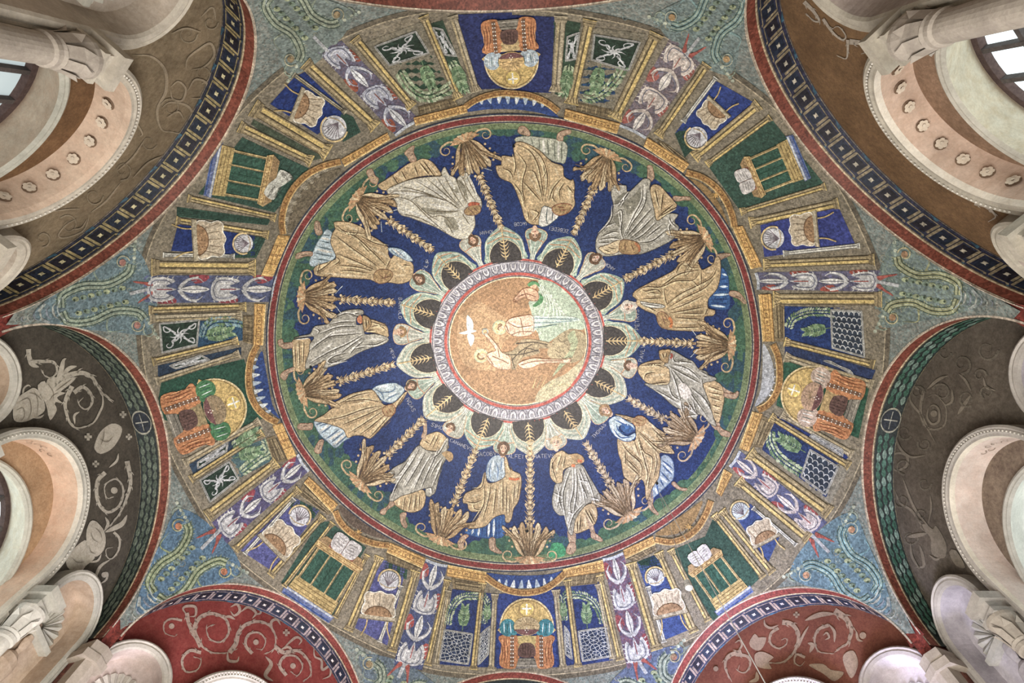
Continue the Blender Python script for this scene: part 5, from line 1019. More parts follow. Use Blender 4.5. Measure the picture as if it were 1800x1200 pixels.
# ---------------------------------------------------------------- emerald repair patch, anchor holes
K=(780,760,4.8); cpart(Part('emerald_patch').fill(px('885,1050 905,960 925,930 1000,935 1030,1000 1015,1040 940,1058',K),'2E8A5A/3C9A66',7))
p=Part('anchor_holes',step=5)
for c in((545,644),(613.5,384),(1156,849),(903,254),(927,933)): p.disc(c,2.6,'0C0B0A/141210',14,n=10)
o=cpart(p); o['kind']='stuff'
# ---------------------------------------------------------------- the eight walls
SM=math.sqrt(EA*EA-D0*D0); HM=SM*EC/EA; BW=.17
def WP(i,s,D,z):
    n,t=basis(i); s=np.asarray(s,float); return n*np.asarray(D,float)[...,None]+t*s[...,None]+np.array([0,0,1.])*np.asarray(z,float)[...,None]
def apath(s0,zc,zb,r,n=28):
    a=np.linspace(0,PI,n); S_=np.concatenate([[s0+r],s0+r*np.cos(a),[s0-r]]); Z_=np.concatenate([[zb],zc+r*np.sin(a),[zb]]); return S_,Z_
def sweep(p,i,s0,zb,prof,n=28):
    """prof = (r, D, zc, key to the next point)"""
    rows=[]
    for r,D,zc,k in prof:
        S_,Z_=apath(s0,zc,zb,r,n); rows.append(WP(i,S_,np.full(len(S_),D),Z_))
    m=len(rows[0])
    for a in range(len(rows)-1):
        p.add(np.concatenate([rows[a],rows[a+1]]),[(j,j+1,m+j+1,m+j) for j in range(m-1)],prof[a][3])
def wbox(p,i,s0,s1,Da,Db,z0,z1,key,ins=0):
    V=[]
    for z,e in((z0,ins),(z1,0)):
        for s,D in((s0+e,Da+e),(s1-e,Da+e),(s1-e,Db),(s0+e,Db)): V.append(WP(i,np.array([s]),np.array([D]),np.array([z]))[0])
    p.add(np.array(V),[(0,1,2,3),(4,5,6,7),(0,1,5,4),(1,2,6,5),(2,3,7,6),(3,0,4,7)],key)
def lathe(p,c,prof,key,n=20,sx=(1,0,0),fl=1.0,nd=None):
    a=np.linspace(0,2*PI,n,endpoint=False); V=[]
    ex=np.array(sx,float); ey=np.array([-ex[1],ex[0],0])*fl
    for r,z in prof: V.append(np.array([0,0,z])+c+r*(np.cos(a)[:,None]*ex+np.sin(a)[:,None]*ey))
    m=len(prof); p.add(np.concatenate(V),[(j*n+k,j*n+(k+1)%n,(j+1)*n+(k+1)%n,(j+1)*n+k) for j in range(m-1) for k in range(n)],key)
IA,IB=SM,HM
def icurve(n=72,zb=5.3):
    a=np.linspace(0,PI,n); S_=IA*np.cos(a); Z_=EZ+IB*np.sin(a)
    return np.concatenate([[S_[0]],S_,[S_[-1]]]),np.concatenate([[zb],Z_,[zb]])
IS,IZ=icurve(); IL=np.concatenate([[0],np.cumsum(np.hypot(np.diff(IS),np.diff(IZ)))]); IT=IL[-1]
def soff(i,raw=False):
    def f(P,z):
        P=np.asarray(P,float).reshape(-1,2); u=np.clip(P[:,0],0,IT); s=np.interp(u,IL,IS); zz=np.interp(u,IL,IZ)
        e=1e-2; ds=np.interp(np.clip(u+e,0,IT),IL,IS)-np.interp(np.clip(u-e,0,IT),IL,IS); dz=np.interp(np.clip(u+e,0,IT),IL,IZ)-np.interp(np.clip(u-e,0,IT),IL,IZ)
        L_=np.maximum(np.hypot(ds,dz),1e-9); ns,nz=-dz/L_,ds/L_
        sg=np.sign(-(s*ns+(zz-EZ)*nz)+1e-9); h=.003*z+.001
        v=.34+.66*P[:,1] if not raw else P[:,1]; up=np.maximum(zz-EZ,0)
        return WP(i,(s+ns*sg*h)*(1+.023*v),D0+(D1-D0)*v,zz+nz*sg*h-up*(.14/HM)*v)
    return f
ST='BDB0A0/A99C8C'; 
#                fresco               A1 band              soffit              back wall            A2                  reveal              niche
COL={0:('5C544A/6E6456','A99C8A/B9AE9C','CDB59C/D9C6AE','8C7250/7A6244','B5ADA0/C4BCB0','DCD0BC/CEC0AA','A3927E/B5A692'),
1:('80603C/6E5236','A59C8C/B8AE9C','CBAA92/D8BAA4','7C6048/94745A','A8A294/B9B2A4','D6CAB2/C8B494','9E8E84/B2A298'),
2:('564C42/685E52','A8A098/B6AEA6','DCC4B8/E6D4CA','6E5C50/8A7866','AAA69E/BAB6AE','E0DCD0/D4CEC2','A8A0A8/B8B0B6'),
3:('764030/844C38','B4A8A4/C4BAB8','CDC0C0/D8CECE','8C6A5C/A08070','BCB4B4/CAC4C4','E4DCD8/D8D0CC','C2B6B8/D0C6CA'),
4:('5C544A/6E6456','A99C8A/B9AE9C','CDB59C/D9C6AE','8C7250/7A6244','B5ADA0/C4BCB0','DCD0BC/CEC0AA','A3927E/B5A692'),
5:('842F2A/924038','B8B0A2/C8C0B4','E6DCCE/DACEBE','B08A66/9C7858','BEB6A8/CCC4B8','E8E0D2/DCD2C0','C0ACA2/CEBCB4'),
6:('4A443C/5A5348','B0ACA0/C2BCB0','DDB496/E6C4A8','A9835C/B8946C','B4B0A2/C4C0B2','E6DECC/DCCEB4','B49A80/C4AC94'),
7:('78664C/8C7A5E','B3A898/C5BBAA','D0B096/DCC0A6','7E5C38/6E4E30','A8A698/BAB6A8','DCC8AE/D0B498','AE9E8C/BEB0A0')}
def glassmat(es):
    m=bpy.data.materials.new('backlit_glass'); m.use_nodes=True; b=m.node_tree.nodes['Principled BSDF']; b.inputs['Base Color'].default_value=(.3,.34,.36,1); b.inputs['Roughness'].default_value=.2
    b.inputs['Emission Color'].default_value=(.72,.86,.88,1); b.inputs['Emission Strength'].default_value=es; return m
MATS['GLASS']=glassmat(2.2); MATS['GLASSB']=glassmat(.5)
COLZ=(2.1,4.36)
for i in range(8):
    nm=SIDES[i]; fc,a1c,sfc,bkc,a2c,rvc,nic=COL[i]; fc+='~p'; a1c+='~s'; sfc+='~s'; bkc+='~p'; a2c+='~s'; rvc+='~s'; nic+='~s'
    # fresco wall with three openings, plain wall below
    w=Part('wall_'+nm,wsz(i,D1),step=.22)
    out=np.stack([IS,IZ],1)[1:-1]; out=np.concatenate([[(2.46,2.0),(2.46,5.3)],np.stack([out[:,0]*1.035,EZ+(out[:,1]-EZ)*(1-.14/HM)+.03],1),[(-2.46,5.3),(-2.46,2.0)]])
    def hole(s0,zc,r,zb): S_,Z_=apath(s0,zc,zb,r,18); return np.stack([S_,Z_],1)
    w.fill(out,fc,0,smooth=False,holes=[hole(0,5.13,.99,2.06),hole(1.71,5.2,.52,3.3),hole(-1.71,5.2,.52,3.3)])
    w.fill([(-2.46,-1.6),(2.46,-1.6),(2.46,2.0),(-2.46,2.0)],'A89C8C/B8AC9C~s',0,smooth=False)
    wall=w.build(); struct(wall)
    def wp(p): return p.build(wall,origin=(0,0,0))
    # face of the great arch: red band with pale edge lines, lying in the plane of the octagon
    a=np.linspace(0,PI,73)
    def el(d): return (SM-d*(1 if d<0 else .72))*np.cos(a),EZ+(HM-d*1.06)*np.sin(a)
    p=Part('red_arch_band'); 
    S0,Z0=(SM+.1*np.sin(a))*np.cos(a),EZ+(HM+.12)*np.sin(a); S1,Z1=el(-.002)
    p.add(np.concatenate([WP(i,S0,np.full(73,D0-.008),Z0),WP(i,S1,np.full(73,D0-.008),Z1)]),[(j,j+1,74+j,73+j) for j in range(72)],'6E7F7C/83837A')
    sr=soff(i,True); Ub=np.linspace(0,IT,100)
    for v0,v1,k,l in((-.012,.035,'CDBBA2/BCA890',3),(.03,.31,'844230/723626' if i not in(3,4,5) else '863A2C/762F26',1),(.30,.345,'C9B48E/B49C78',3)):
        p.add(np.concatenate([sr(np.stack([Ub,Ub*0+v0],1),l),sr(np.stack([Ub,Ub*0+v1],1),l)]),[(j,j+1,101+j,100+j) for j in range(99)],k)
    for sg in(-1,1): p.add(WP(i,np.array([sg*IA,sg*2.303,sg*2.303,sg*2.26,sg*2.15,sg*IA]),np.full(6,D0-.002),np.array([5.0,5.0,6.1,6.1,EZ,EZ])),[(0,1,2,3,4,5)],'8A3428/76302A')
    wp(p)
    # soffit with meander or laurel
    sf=soff(i); laurel=i in(0,2,4,6)
    p=Part('arch_soffit',sf,step=.2); n=90
    U=np.linspace(0,IT,n); p.add(np.concatenate([sf(np.stack([U,U*0],1),0),sf(np.stack([U,U*0+1],1),0)]),[(j,j+1,n+j+1,n+j) for j in range(n-1)],'262E2C/2E3636' if laurel else ('2A3448/33304A' if i in(1,3,5) else '242C34/38364A'))
    for v in(.04,.96): p.line([(u,v) for u in U],.022,'8E7C58/6E6450',2)
    wp(p)
    if laurel:
        if i in(2,6,0):
            half=IT/2; R=random.Random(i)
            for r in range(46):
                u=.25+r*(IT-.5)/45; sgn=1 if u<half else -1
                if abs(u-half)<.24: continue
                for v in(.24,.5,.76):
                    q=Part('leaf',sf,step=.1); L_=.17; wv=.11; uu=u+(.06 if v==.5 else 0)*sgn
                    q.fill([(uu-sgn*L_*.4,v),(uu,v-wv),(uu+sgn*L_*.55,v+ (v-.5)*.12),(uu,v+wv)],('566252/667060','465448/566252','6C7666/5E6C5A')[(r+int(v*8))%3] if i!=2 else ('3E6A5A/4E7868','7E9488/6A8A7C','2E5A48/3E6A58')[(r+int(v*8))%3],3)
                    q.line([(uu-sgn*L_*.35,v),(uu+sgn*L_*.45,v+(v-.5)*.1)],.012,'26332C',5); wp(q)
            q=Part('cross_medallion',sf,step=.06); q.disc((half,.5),.2,'252B30/2E3440',4,r2=.42,n=24); q.line(arc((half,.5),.2,0,360,24,.42)[:-1],.03,'8C8A7C/A09C88',6,closed=True)
            q.line([(half-.15,.5),(half+.15,.5)],.03,'9A988C',6); q.line([(half,.2),(half,.8)],.022,'9A988C',6); wp(q)
    else:
        NU=25; du=IT/NU; oc={7:'8A7A4C/9C8C5C',1:'7C6E54/8E8064',5:'8C7C78/9C8C88',3:'8E7A6A/9E8A7A'}[i]; st_={7:'B0A67C',1:'A49C8A',5:'C2B8B0',3:'B8ACA8'}[i]
        for k in range(NU):
            u=k*du; q=Part('meander_tile',sf,step=.1)
            q.fill([(u+.2*du,.24),(u+.82*du,.24),(u+.82*du,.72),(u+.2*du,.72)],('1C1C26/26222E','1E2A3A/20263A')[k%2],2,smooth=False)
            q.line([(u+.02,.1),(u+.86*du,.1) if 0 else (u+.1*du,.16),(u+.92*du,.16),(u+.92*du,.8),(u+.1*du,.8),(u+.1*du,.3)],.036,oc,4,smooth=False)
            q.fill([(u+.95*du,.05),(u+1.08*du,.2),(u+1.08*du,.05)] if k%2 else [(u+.3*du,.84),(u+.8*du,.96),(u+.3*du,.96)],'2A5A70/305064',3,smooth=False)
            for t_ in range(4):
                aa=t_*PI/2+.78; q.line([(u+.51*du,.48),(u+.51*du+.034*math.cos(aa),.48+.09*math.sin(aa))],.022,st_,5)
            q.disc((u+.51*du,.48),.026,st_,6,r2=.07,n=8); wp(q)
    # side niches
    for sg in(-1,1):
        t=thing('stucco_niche','side arch with stucco relief on the %s wall, %s'%({'north':'top','northeast':'upper right','east':'lower right','southeast':'bottom right','south':'bottom middle','southwest':'bottom left','west':'lower left','northwest':'upper left'}[nm],'nearer its clockwise corner' if sg<0 else 'nearer its anticlockwise corner'),'niche',tuple(WP(i,np.array(sg*1.71),np.array(5.9),np.array(3.3))),'stucco side niches')
        p=Part('archivolt'); sweep(p,i,sg*1.71,3.3,[(.57,D1+.02,5.2,a1c),(.57,5.80,5.2,a1c),(.545,5.785,5.2,a1c),(.525,5.80,5.2,a1c),(.50,5.79,5.2,a1c),(.455,5.80,5.2,a1c),(.44,5.83,5.2,nic),(.43,6.1,5.2,nic)],22); p.build(t)
        p=Part('back_panel',wsz(i,6.08),step=.2); S_,Z_=apath(sg*1.71,5.2,3.3,.45,18); p.fill(np.stack([S_,Z_],1),nic,0,smooth=False); p.build(t)
        p=Part('sill'); wbox(p,i,sg*1.71-.6,sg*1.71+.6,5.80,6.12,3.24,3.3,a1c); p.build(t)
        p=Part('shell_relief'); c0=np.array([sg*1.71,4.95])
        for k in range(11):
            an=PI*(k+.5)/11; r0,r1=.05,.36; V=[]
            for r in(r0,r1):
                for da,Dq in((-.13,6.07),(0,6.035),(.13,6.07)):
                    V.append(WP(i,np.array(c0[0]+r*math.cos(an+da*(1 if r>.2 else 1))),np.array(Dq),np.array(c0[1]+r*math.sin(an+da)+.08)))
            p.add(np.array(V),[(0,1,4,3),(1,2,5,4)],a2c)
        o=p.build(t); o['kind']='stuff'
        p=Part('relief_figure'); n_,s_=basis(i); c=n_*6.03+s_*sg*1.71
        lathe(p,c,[(.02,3.5),(.15,3.52),(.13,3.8),(.15,4.1),(.13,4.3),(.16,4.5),(.13,4.6),(.045,4.66),(.04,4.7),(.065,4.76),(.07,4.82),(.04,4.89),(.001,4.9)],nic,14,s_,.45); p.build(t)
        p=Part('pediment'); wbox(p,i,sg*1.71-.36,sg*1.71+.36,5.97,6.1,4.9,4.97,a2c); p.build(t)
    # central arch, wall behind, window arch
    t=thing('window_arcade','tall stucco centre arch round the window of the %s wall'%{'north':'top','northeast':'upper right','east':'lower right','southeast':'bottom right','south':'bottom middle','southwest':'bottom left','west':'lower left','northwest':'upper left'}[nm],'arch',tuple(WP(i,np.array(0),np.array(5.9),np.array(2.1))),'stucco centre arches round the windows')
    p=Part('archivolt'); sweep(p,i,0,2.06,[(1.03,D1+.02,5.13,a1c),(1.03,5.80,5.13,a1c),(1.0,5.78,5.13,a1c),(.98,5.80,5.13,a1c),(.95,5.785,5.13,a1c),(.93,5.80,5.13,a1c),(.90,5.80,5.13,a1c)],40); o=p.build(t)
    q=Part('beading'); 
    for k in range(60):
        an=PI*(k+.5)/60; cc=WP(i,np.array(.962*math.cos(an)),np.array(5.776),np.array(5.13+.962*math.sin(an))); n_,s_=basis(i)
        V=[cc-n_*.014]+[cc+s_*.013*math.cos(b_)+np.array([0,0,.013*math.sin(b_)]) for b_ in np.linspace(0,2*PI,6,endpoint=False)]; q.add(np.array(V),[(0,j+1,(j+1)%6+1) for j in range(6)],'CFC8BC/DAD4C8~s')
    q=sub(q,o); q['kind']='stuff'
    p=Part('soffit'); sweep(p,i,0,2.06,[(.90,5.80,5.13,'D8CBB8/E2D8C8~s' if i in(1,6,2) else sfc),(.885,5.86,5.13,sfc),(.87,6.2,5.13,sfc)],40); p.build(t)
    if i in(1,7):
        def sfr(P,z,i=i):
            P=np.asarray(P,float).reshape(-1,2); r=.876-z*.012; return WP(i,r*np.cos(P[:,0]/.87),P[:,1],5.13+r*np.sin(P[:,0]/.87))
        for k in range(10):
            u=.87*(PI*(k+.7)/10.4); q=Part('rosette',sfr,step=.05); R_=.055
            for j in range(6):
                an=j*PI/3+.3*k; q.disc((u+R_*.62*math.cos(an),6.02+R_*.62*math.sin(an)),R_*.45,'DCC8B0/E6D6C0~s',3,n=8)
            q.disc((u,6.02),R_*1.15,'8A6E56/7A604A~s',1,n=12); q.disc((u,6.02),R_*.3,'E6D8C4/D6C4AC~s',4,n=8); q.build(t)
    elif i in(2,6):
        def sfr(P,z,i=i):
            P=np.asarray(P,float).reshape(-1,2); r=.876-z*.006; return WP(i,r*np.cos(P[:,0]/.87),P[:,1],5.13+r*np.sin(P[:,0]/.87))
        q=Part('faded_relief',sfr,step=.05); s3=1 if i==2 else -1
        for k in range(10):
            u=.87*(PI*(.5+s3*(.12+.03*k))); q.line(spiral((u,6.02+.05*math.sin(k*2)),.045,.01,k*50,.9,8),.012,'94826E/A8968A~s',2,taper=1)
        o=q.build(t); o['kind']='stuff'
    a1=np.linspace(0,PI,26)
    A1p=[(.875,4.85)]+[(.875*math.cos(x),5.13+.875*math.sin(x)) for x in a1]+[(-.875,4.85)]
    th0=math.asin(min(1,(4.85-4.62)/.985)); A2p=[(.985*math.cos(x),4.62+.985*math.sin(x)) for x in np.linspace(PI-th0,th0,26)]
    A2p=[(min(.874,max(-.874,s)),z) for s,z in A2p]
    p=Part('painted_back_wall',wsz(i,6.19),step=.15); p.fill(A1p+A2p,bkc,0,smooth=False); p.build(t)
    p=Part('window_arch'); sweep(p,i,0,2.06,[(.985,6.2,4.62,a2c),(.985,6.13,4.62,a2c),(.955,6.115,4.62,a2c),(.935,6.13,4.62,a2c),(.92,6.13,4.62,a2c),(.90,6.16,4.62,a2c)],36); p.build(t)
    p=Part('reveal'); sweep(p,i,0,2.06,[(.90,6.16,4.62,rvc),(.99,6.62,4.81,rvc)],36); p.build(t)
    p=Part('sill'); p.add(WP(i,np.array([-1.0,1.0,1.0,-1.0]),np.array([5.8,5.8,6.7,6.7]),np.full(4,2.06)),[(0,1,2,3)],a2c); p.build(t)
    # window
    wn=Part('window_%d'%(i+1)); sweep(wn,i,0,2.06,[(1.0,6.6,4.81,'5C4A46/4E3E3C~p'),(.91,6.6,4.81,'5C4A46/4E3E3C~p'),(.91,6.68,4.81,'5C4A46/4E3E3C~p')],32); wo=wn.build(); struct(wo)
    for sx in(-.55,-.18,.18,.55):
        q=Part('window_bar'); wbox(q,i,sx-.024,sx+.024,6.6,6.66,2.06,4.81+math.sqrt(.82-sx*sx),'4C4544/5A5250~p'); q.build(wo,origin=(0,0,0))
    for z in(2.6,3.05,3.5,3.95,4.4,4.85,5.25):
        hw=.9 if z<4.81 else math.sqrt(.82-(z-4.81)**2); q=Part('window_bar'); wbox(q,i,-hw,hw,6.605,6.655,z-.026,z+.026,'4C4544/5A5250~p'); q.build(wo,origin=(0,0,0))
    q=Part('window_pane',wsz(i,6.67),step=.4); S_,Z_=apath(0,4.81,2.06,.92,18); q.fill(np.stack([S_,Z_],1),'GLASSB' if i==7 else 'GLASS',0,smooth=False); q.build(wo,origin=(0,0,0))
    # free columns carrying the imposts
    for sg in(-1,1):
        n_,s_=basis(i); c=n_*5.67+s_*sg*1.10
        wc='B2A698/A2968A~s' if i not in(3,5,6) else 'D2CCC2/E0DAD0~s'
        t=thing('stucco_column','column and impost on the %s wall, %s of its window'%({'north':'top','northeast':'upper right','east':'lower right','southeast':'bottom right','south':'bottom middle','southwest':'bottom left','west':'lower left','northwest':'upper left'}[nm],'clockwise' if sg<0 else 'anticlockwise'),'column',tuple(c+np.array([0,0,2.0])),'stucco columns beside the windows')
        p=Part('shaft'); lathe(p,c,[(.15,2.0),(.15,2.12),(.125,2.16),(.12,3.2),(.112,4.3),(.13,4.32),(.13,4.36)],wc,24); p.build(t)
        p=Part('capital'); lathe(p,c,[(.112,4.36),(.135,4.4),(.12,4.44),(.14,4.56),(.17,4.66),(.17,4.7)],wc,20); p.build(t)
        for k in range(8):
            an=k*PI/4; d=np.array([math.cos(an),math.sin(an),0]); e=np.array([-d[1],d[0],0]); q=Part('leaf'); z0=np.array([0,0,1.])
            V=[c+d*.125-e*.045+z0*4.4,c+d*.125+e*.045+z0*4.4,c+d*.155+e*.045+z0*4.54,c+d*.2+z0*4.6,c+d*.155-e*.045+z0*4.54,c+d*.175+z0*4.64]
            q.add(np.array(V),[(0,1,2,4),(4,2,3),(4,2,5)],wc); q.build(t)
        p=Part('impost'); wbox(p,i,sg*1.10-.15,sg*1.10+.15,5.54,5.95,4.70,4.76,a1c); wbox(p,i,sg*1.10-.12,sg*1.10+.12,5.57,5.95,4.76,4.86,a1c,.01); wbox(p,i,sg*1.10-.17,sg*1.10+.17,5.50,5.95,4.86,4.96,a1c); p.build(t)
# corner blocks over the springing of the red bands
for i in range(8):
    a=math.radians(A0+45*i+22.5); V=D0/math.cos(PI/8); d=np.array([math.cos(a),math.sin(a)]); e=np.array([-d[1],d[0]])
    P=[d*(V-.10)-e*.20,d*(V-.16),d*(V-.10)+e*.20,d*(V+.3)+e*.2,d*(V+.3)-e*.2]
    pr=Part('corner_pier'); Q=[d*(V+.005)-e*.1,d*(V+.005)+e*.1,d*(V+.6)+e*.16,d*(V+.6)-e*.16]; pr.add(np.array([(x,y,-1.6) for x,y in Q]+[(x,y,5.5) for x,y in Q]),[(0,1,2,3),(4,5,6,7)]+[(j,(j+1)%4,4+(j+1)%4,4+j) for j in range(4)],'7E4436/6E3A2E')
    p=Part('trim_%d'%(3+i)); k='B6A898/A89A8A~s' if i!=3 else 'B4A8A0/A89C96~s'
    for z0,z1,sc in((4.96,5.06,1.0),(5.06,5.2,.85),(2.0,4.96,.55)):
        Q=[d*(V-.05)+(q-d*(V-.05))*sc for q in P]; p.add(np.array([(x,y,z0) for x,y in Q]+[(x,y,z1) for x,y in Q]),[(0,1,2,3,4),(5,6,7,8,9)]+[(j,(j+1)%5,5+(j+1)%5,5+j) for j in range(5)],k)
    tr=p.build(); struct(tr); pr.build(tr,origin=(0,0,0))
fl=Part('floor'); a=np.radians(A0+22.5+45*np.arange(8)); fl.add(np.stack([6.5*np.cos(a),6.5*np.sin(a),np.full(8,-1.6)],1),[tuple(range(8))],'9A9088/B0A69C~s'); struct(fl.build())
# ---------------------------------------------------------------- painted scrolls on the fresco walls
def fres(label,i,items,key,name='painted_scroll',K=None):
    surf=wpx(i,D1-.004)
    t=thing(name,label,'wall painting',tuple(surf([np.concatenate([px(x[0],x[2]) for x in items]).mean(0)],0)[0]),'scroll paintings in the lunettes')
    for n_,(txt,w,KK,kind) in enumerate(items):
        P=px(txt,KK)
        if kind=='f': p=Part('motif',surf,step=10); p.fill(P,key,1+n_%3)
        elif kind=='k': p=Part('engraved_line',surf,step=6); p.line(P,w,'776E60~p',5,taper=2)
        elif kind=='d': p=Part('motif',surf,step=10); p.disc(P[0],w,key,1+n_%3,n=12)
        elif kind=='x':
            p=Part('cross',surf,step=10)
            for dx,dy in((0,1),(1,0)): p.line([P[0]-w*np.array([dx,dy]),P[0]+w*np.array([dx,dy])],w*.75,key,1+n_%3)
        else:
            w=w*(1.25 if i in(3,5) else 1.1); p=Part('tendril',surf,step=6); p.line(P,w,key,1+n_%3,taper=2 if kind=='t' else 1)
            if kind=='a':
                C_=cat(P,False,7)
                for j in range(1,len(C_)-1,2):
                    d=C_[j+1]-C_[j-1]; L_=np.hypot(*d)
                    if L_<1e-6: continue
                    d/=L_; nn=np.array([-d[1],d[0]])*(1 if j%4==1 else -1); f_=max(.25,1-j/len(C_)); p.line([C_[j],C_[j]+nn*w*.6*f_+d*w*.35,C_[j]+nn*w*.85*f_+d*w*.9],w*.38,key,1+n_%3,taper=1)
        p.build(t)
A=(0,400,3); B=(0,650,6); C=(0,820,6); E_=(100,1000,6)
fres('bold cream acanthus scroll with urns on the dark lower left lunette',6,[
('150,650 165,715 205,735',8,A,'t'),('150,640 160,700 220,705 285,710 300,760 270,790 235,780 225,750',8,A,'a'),('290,840 320,760 335,700 350,690',8,A,'t'),('320,800 360,745 405,730',7,A,'t'),
('250,800 300,790 330,830 300,900 260,1000 250,960 240,900',0,A,'f'),('140,400 180,300 290,220 370,190 450,290 470,430 330,520 240,550 150,530',0,B,'f'),('240,320 250,200 300,160 325,180',3,B,'t'),('330,500 420,500 465,470',3.5,B,'t'),
('400,160 470,115 510,170 560,60 600,150 680,100 800,80 740,150 640,230 700,240 600,290 660,350 570,340 600,420 530,530 500,420 470,330 420,260',0,B,'f'),
('200,340 300,300 330,420 300,520',1.6,B,'k'),('170,430 240,400 260,480 220,540',1.4,B,'k'),('300,240 380,260 440,320',1.4,B,'k'),('360,220 400,330 390,480',1.4,B,'k'),('500,140 560,230 560,320',1.4,B,'k'),('760,95 660,170 580,230',1.4,B,'k'),('620,240 560,270 520,330',1.4,B,'k'),('1040,720 1130,760 1200,700',1.4,B,'k'),('1100,620 1090,720 1060,800',1.4,B,'k'),('960,680 980,760 1040,800',1.4,C,'k'),('1000,640 1060,700 1080,780',1.4,C,'k'),('760,960 820,1010 900,1000',1.4,C,'k'),('940,840 960,900 1010,920',1.4,C,'k'),('610,170 700,70 850,30 950,60 1010,130 1060,220 1120,280 1200,330',11,B,'a'),('760,170 690,330 700,450 740,560 800,610 900,600 970,560',8,B,'a'),('780,240 870,180 950,240 975,330 940,400 880,410 830,350 880,290',7,B,'a'),('840,440 785,480 790,570',4,B,'t'),
('1080,230 1085,360 1050,450 1000,540 930,600',3.4,B,'t'),('1000,780 1060,650 1180,565 1280,600 1270,700 1180,830 1060,885 1000,840',0,B,'f'),
('1297,470',6,B,'x'),('930,705',6.5,B,'x'),('1360,705',5.5,B,'x'),('1010,990',6,B,'x'),
('1250,880 1230,960 1150,1030',4,B,'t'),('1110,60 1030,150 1020,300 1060,420 1140,480 1240,430 1295,320 1290,200 1220,130 1130,170 1100,240 1130,330 1200,320',7,C,'a'),('1205,250',6,C,'d'),
('1340,-60 1375,120 1365,240 1300,420 1230,540 1130,650',8,C,'a'),('1340,510 1290,600 1200,650 1110,690',8,C,'t'),('1110,530 1140,600 1100,680',5,C,'t'),
('910,700 950,580 1000,570 1040,600 1100,680 1115,800 1080,900 1000,950 930,880',0,C,'f'),('850,800 920,780 940,900 1000,960 900,1050 860,1100 760,1100 700,1030 720,930',0,C,'f'),('930,1010 1030,990 1070,920',3.5,C,'t'),
('1200,690 1260,760 1250,880 1180,970 1130,950 1120,870 1190,850',4.5,C,'a'),('1160,980 1060,1050 1015,1150 1030,1220',5,C,'t'),('450,160 520,110 530,40 480,50 480,80',3.6,E_,'t'),('500,60',5,E_,'d')],'A89F8E/BAB2A2~p')
A=(0,800,3); B=(400,1000,6)
fres('tan vine rolls with small cross on the red bottom left lunette',5,[
('1060,1010 1025,920 1060,850 1130,835 1195,870 1205,940 1160,985 1105,965 1090,915 1125,890',7,A,'a'),('985,830 1000,900 1050,990 1120,1040 1210,1040',6,A,'a'),('985,840 965,810 985,795 1030,800 1030,845 1000,850',4,A,'t'),
('960,870 900,862 865,890 870,935 920,955 930,940',3.5,A,'a'),('905,900',5,A,'d'),('1060,1040 1000,1030 960,1080 980,1140 1040,1130 1060,1080 1020,1060',5,A,'a'),
('1210,1040 1245,990 1260,930 1310,885 1390,880 1445,930 1450,1010 1400,1050',7,A,'a'),('1330,1045 1295,1000 1310,945 1365,935 1400,975 1385,1020 1350,1020',5,A,'a'),('1350,985',5,A,'d'),
('1180,855 1210,850 1240,865',4,A,'t'),('1215,800 1250,785 1265,820 1235,845 1215,820',4,A,'t'),('1270,825 1310,800 1350,830 1330,860',4,A,'t'),('1365,800 1375,830 1345,840',3,A,'t'),
('1450,1010 1500,1040 1570,1030 1625,1080 1640,1150 1600,1195',6.5,A,'a'),('1510,1160 1475,1110 1500,1060 1560,1060 1595,1110 1570,1160 1530,1140',5,A,'a'),('1545,1110',5,A,'d'),
('1440,930 1430,880 1460,865 1480,895',4,A,'t'),('1510,935',6,A,'x'),('1500,1010 1560,960 1590,975 1575,1000',3.6,A,'t'),
('1200,1035 1205,1080 1250,1085 1260,1060',4,A,'t'),('1655,1010 1660,1060 1695,1080 1700,1130 1740,1110 1740,1160 1700,1180',3.6,A,'t'),('1400,1060 1430,1100 1400,1160 1440,1190',6,A,'t'),
('560,850 640,820 700,880',4,B,'t')],'A08878/B29A8A~p')
B=(1200,1000,6)
fres('tan vine rolls on the rust brown bottom right lunette',3,[
('1010,620 930,680 925,780 1010,835 1095,790 1090,730 1040,745',4.5,B,'a'),('1050,560 1150,580 1220,680 1200,820 1130,930 1020,990 900,980',7,B,'a'),('860,530 870,590 930,620 1010,590',3.5,B,'t'),
('1600,440 1720,520 1780,640 1740,780 1620,850',10,B,'a'),('1290,540 1450,480 1600,470',7,B,'t'),('1540,580 1600,660 1600,770',4,B,'t'),('1540,590 1430,640 1390,750 1440,870 1600,890',5,B,'a'),('1480,700 1520,670 1545,720 1500,745',3,B,'t'),
('1330,600 1270,700 1220,830',3.4,B,'t'),('700,780 760,680 800,720 880,720 850,820 800,860 740,840',0,B,'f'),('760,900 840,870 960,930 900,980 940,1050 820,1040 770,1000',0,B,'f'),
('620,870 480,920 450,1040 520,1190',7,B,'a'),('560,900 680,920 715,1000 660,1090 585,1070 600,1010',5,B,'a'),('570,890 625,800 600,750 550,780',3,B,'t'),('1290,930 1200,900 1180,980 1240,1020 1290,970',4,B,'a'),
('1330,1010 1480,1000 1560,1060 1700,1090 1600,1180 1480,1100',0,B,'f'),('1700,900 1800,860 1850,1000 1780,1150 1700,1000',0,B,'f'),('350,1050',4.5,B,'d'),('1200,480',5.5,B,'x'),('160,1040',4,B,'d'),
('780,1080 780,1160 700,1190',6,B,'t'),('1320,780 1370,800 1340,880',6,B,'t'),('1830,650 1850,740 1900,760',4,B,'t'),('1900,700',6,B,'d')],'98806A/AA9078~p')
A=(0,0,3); B=(0,350,6)
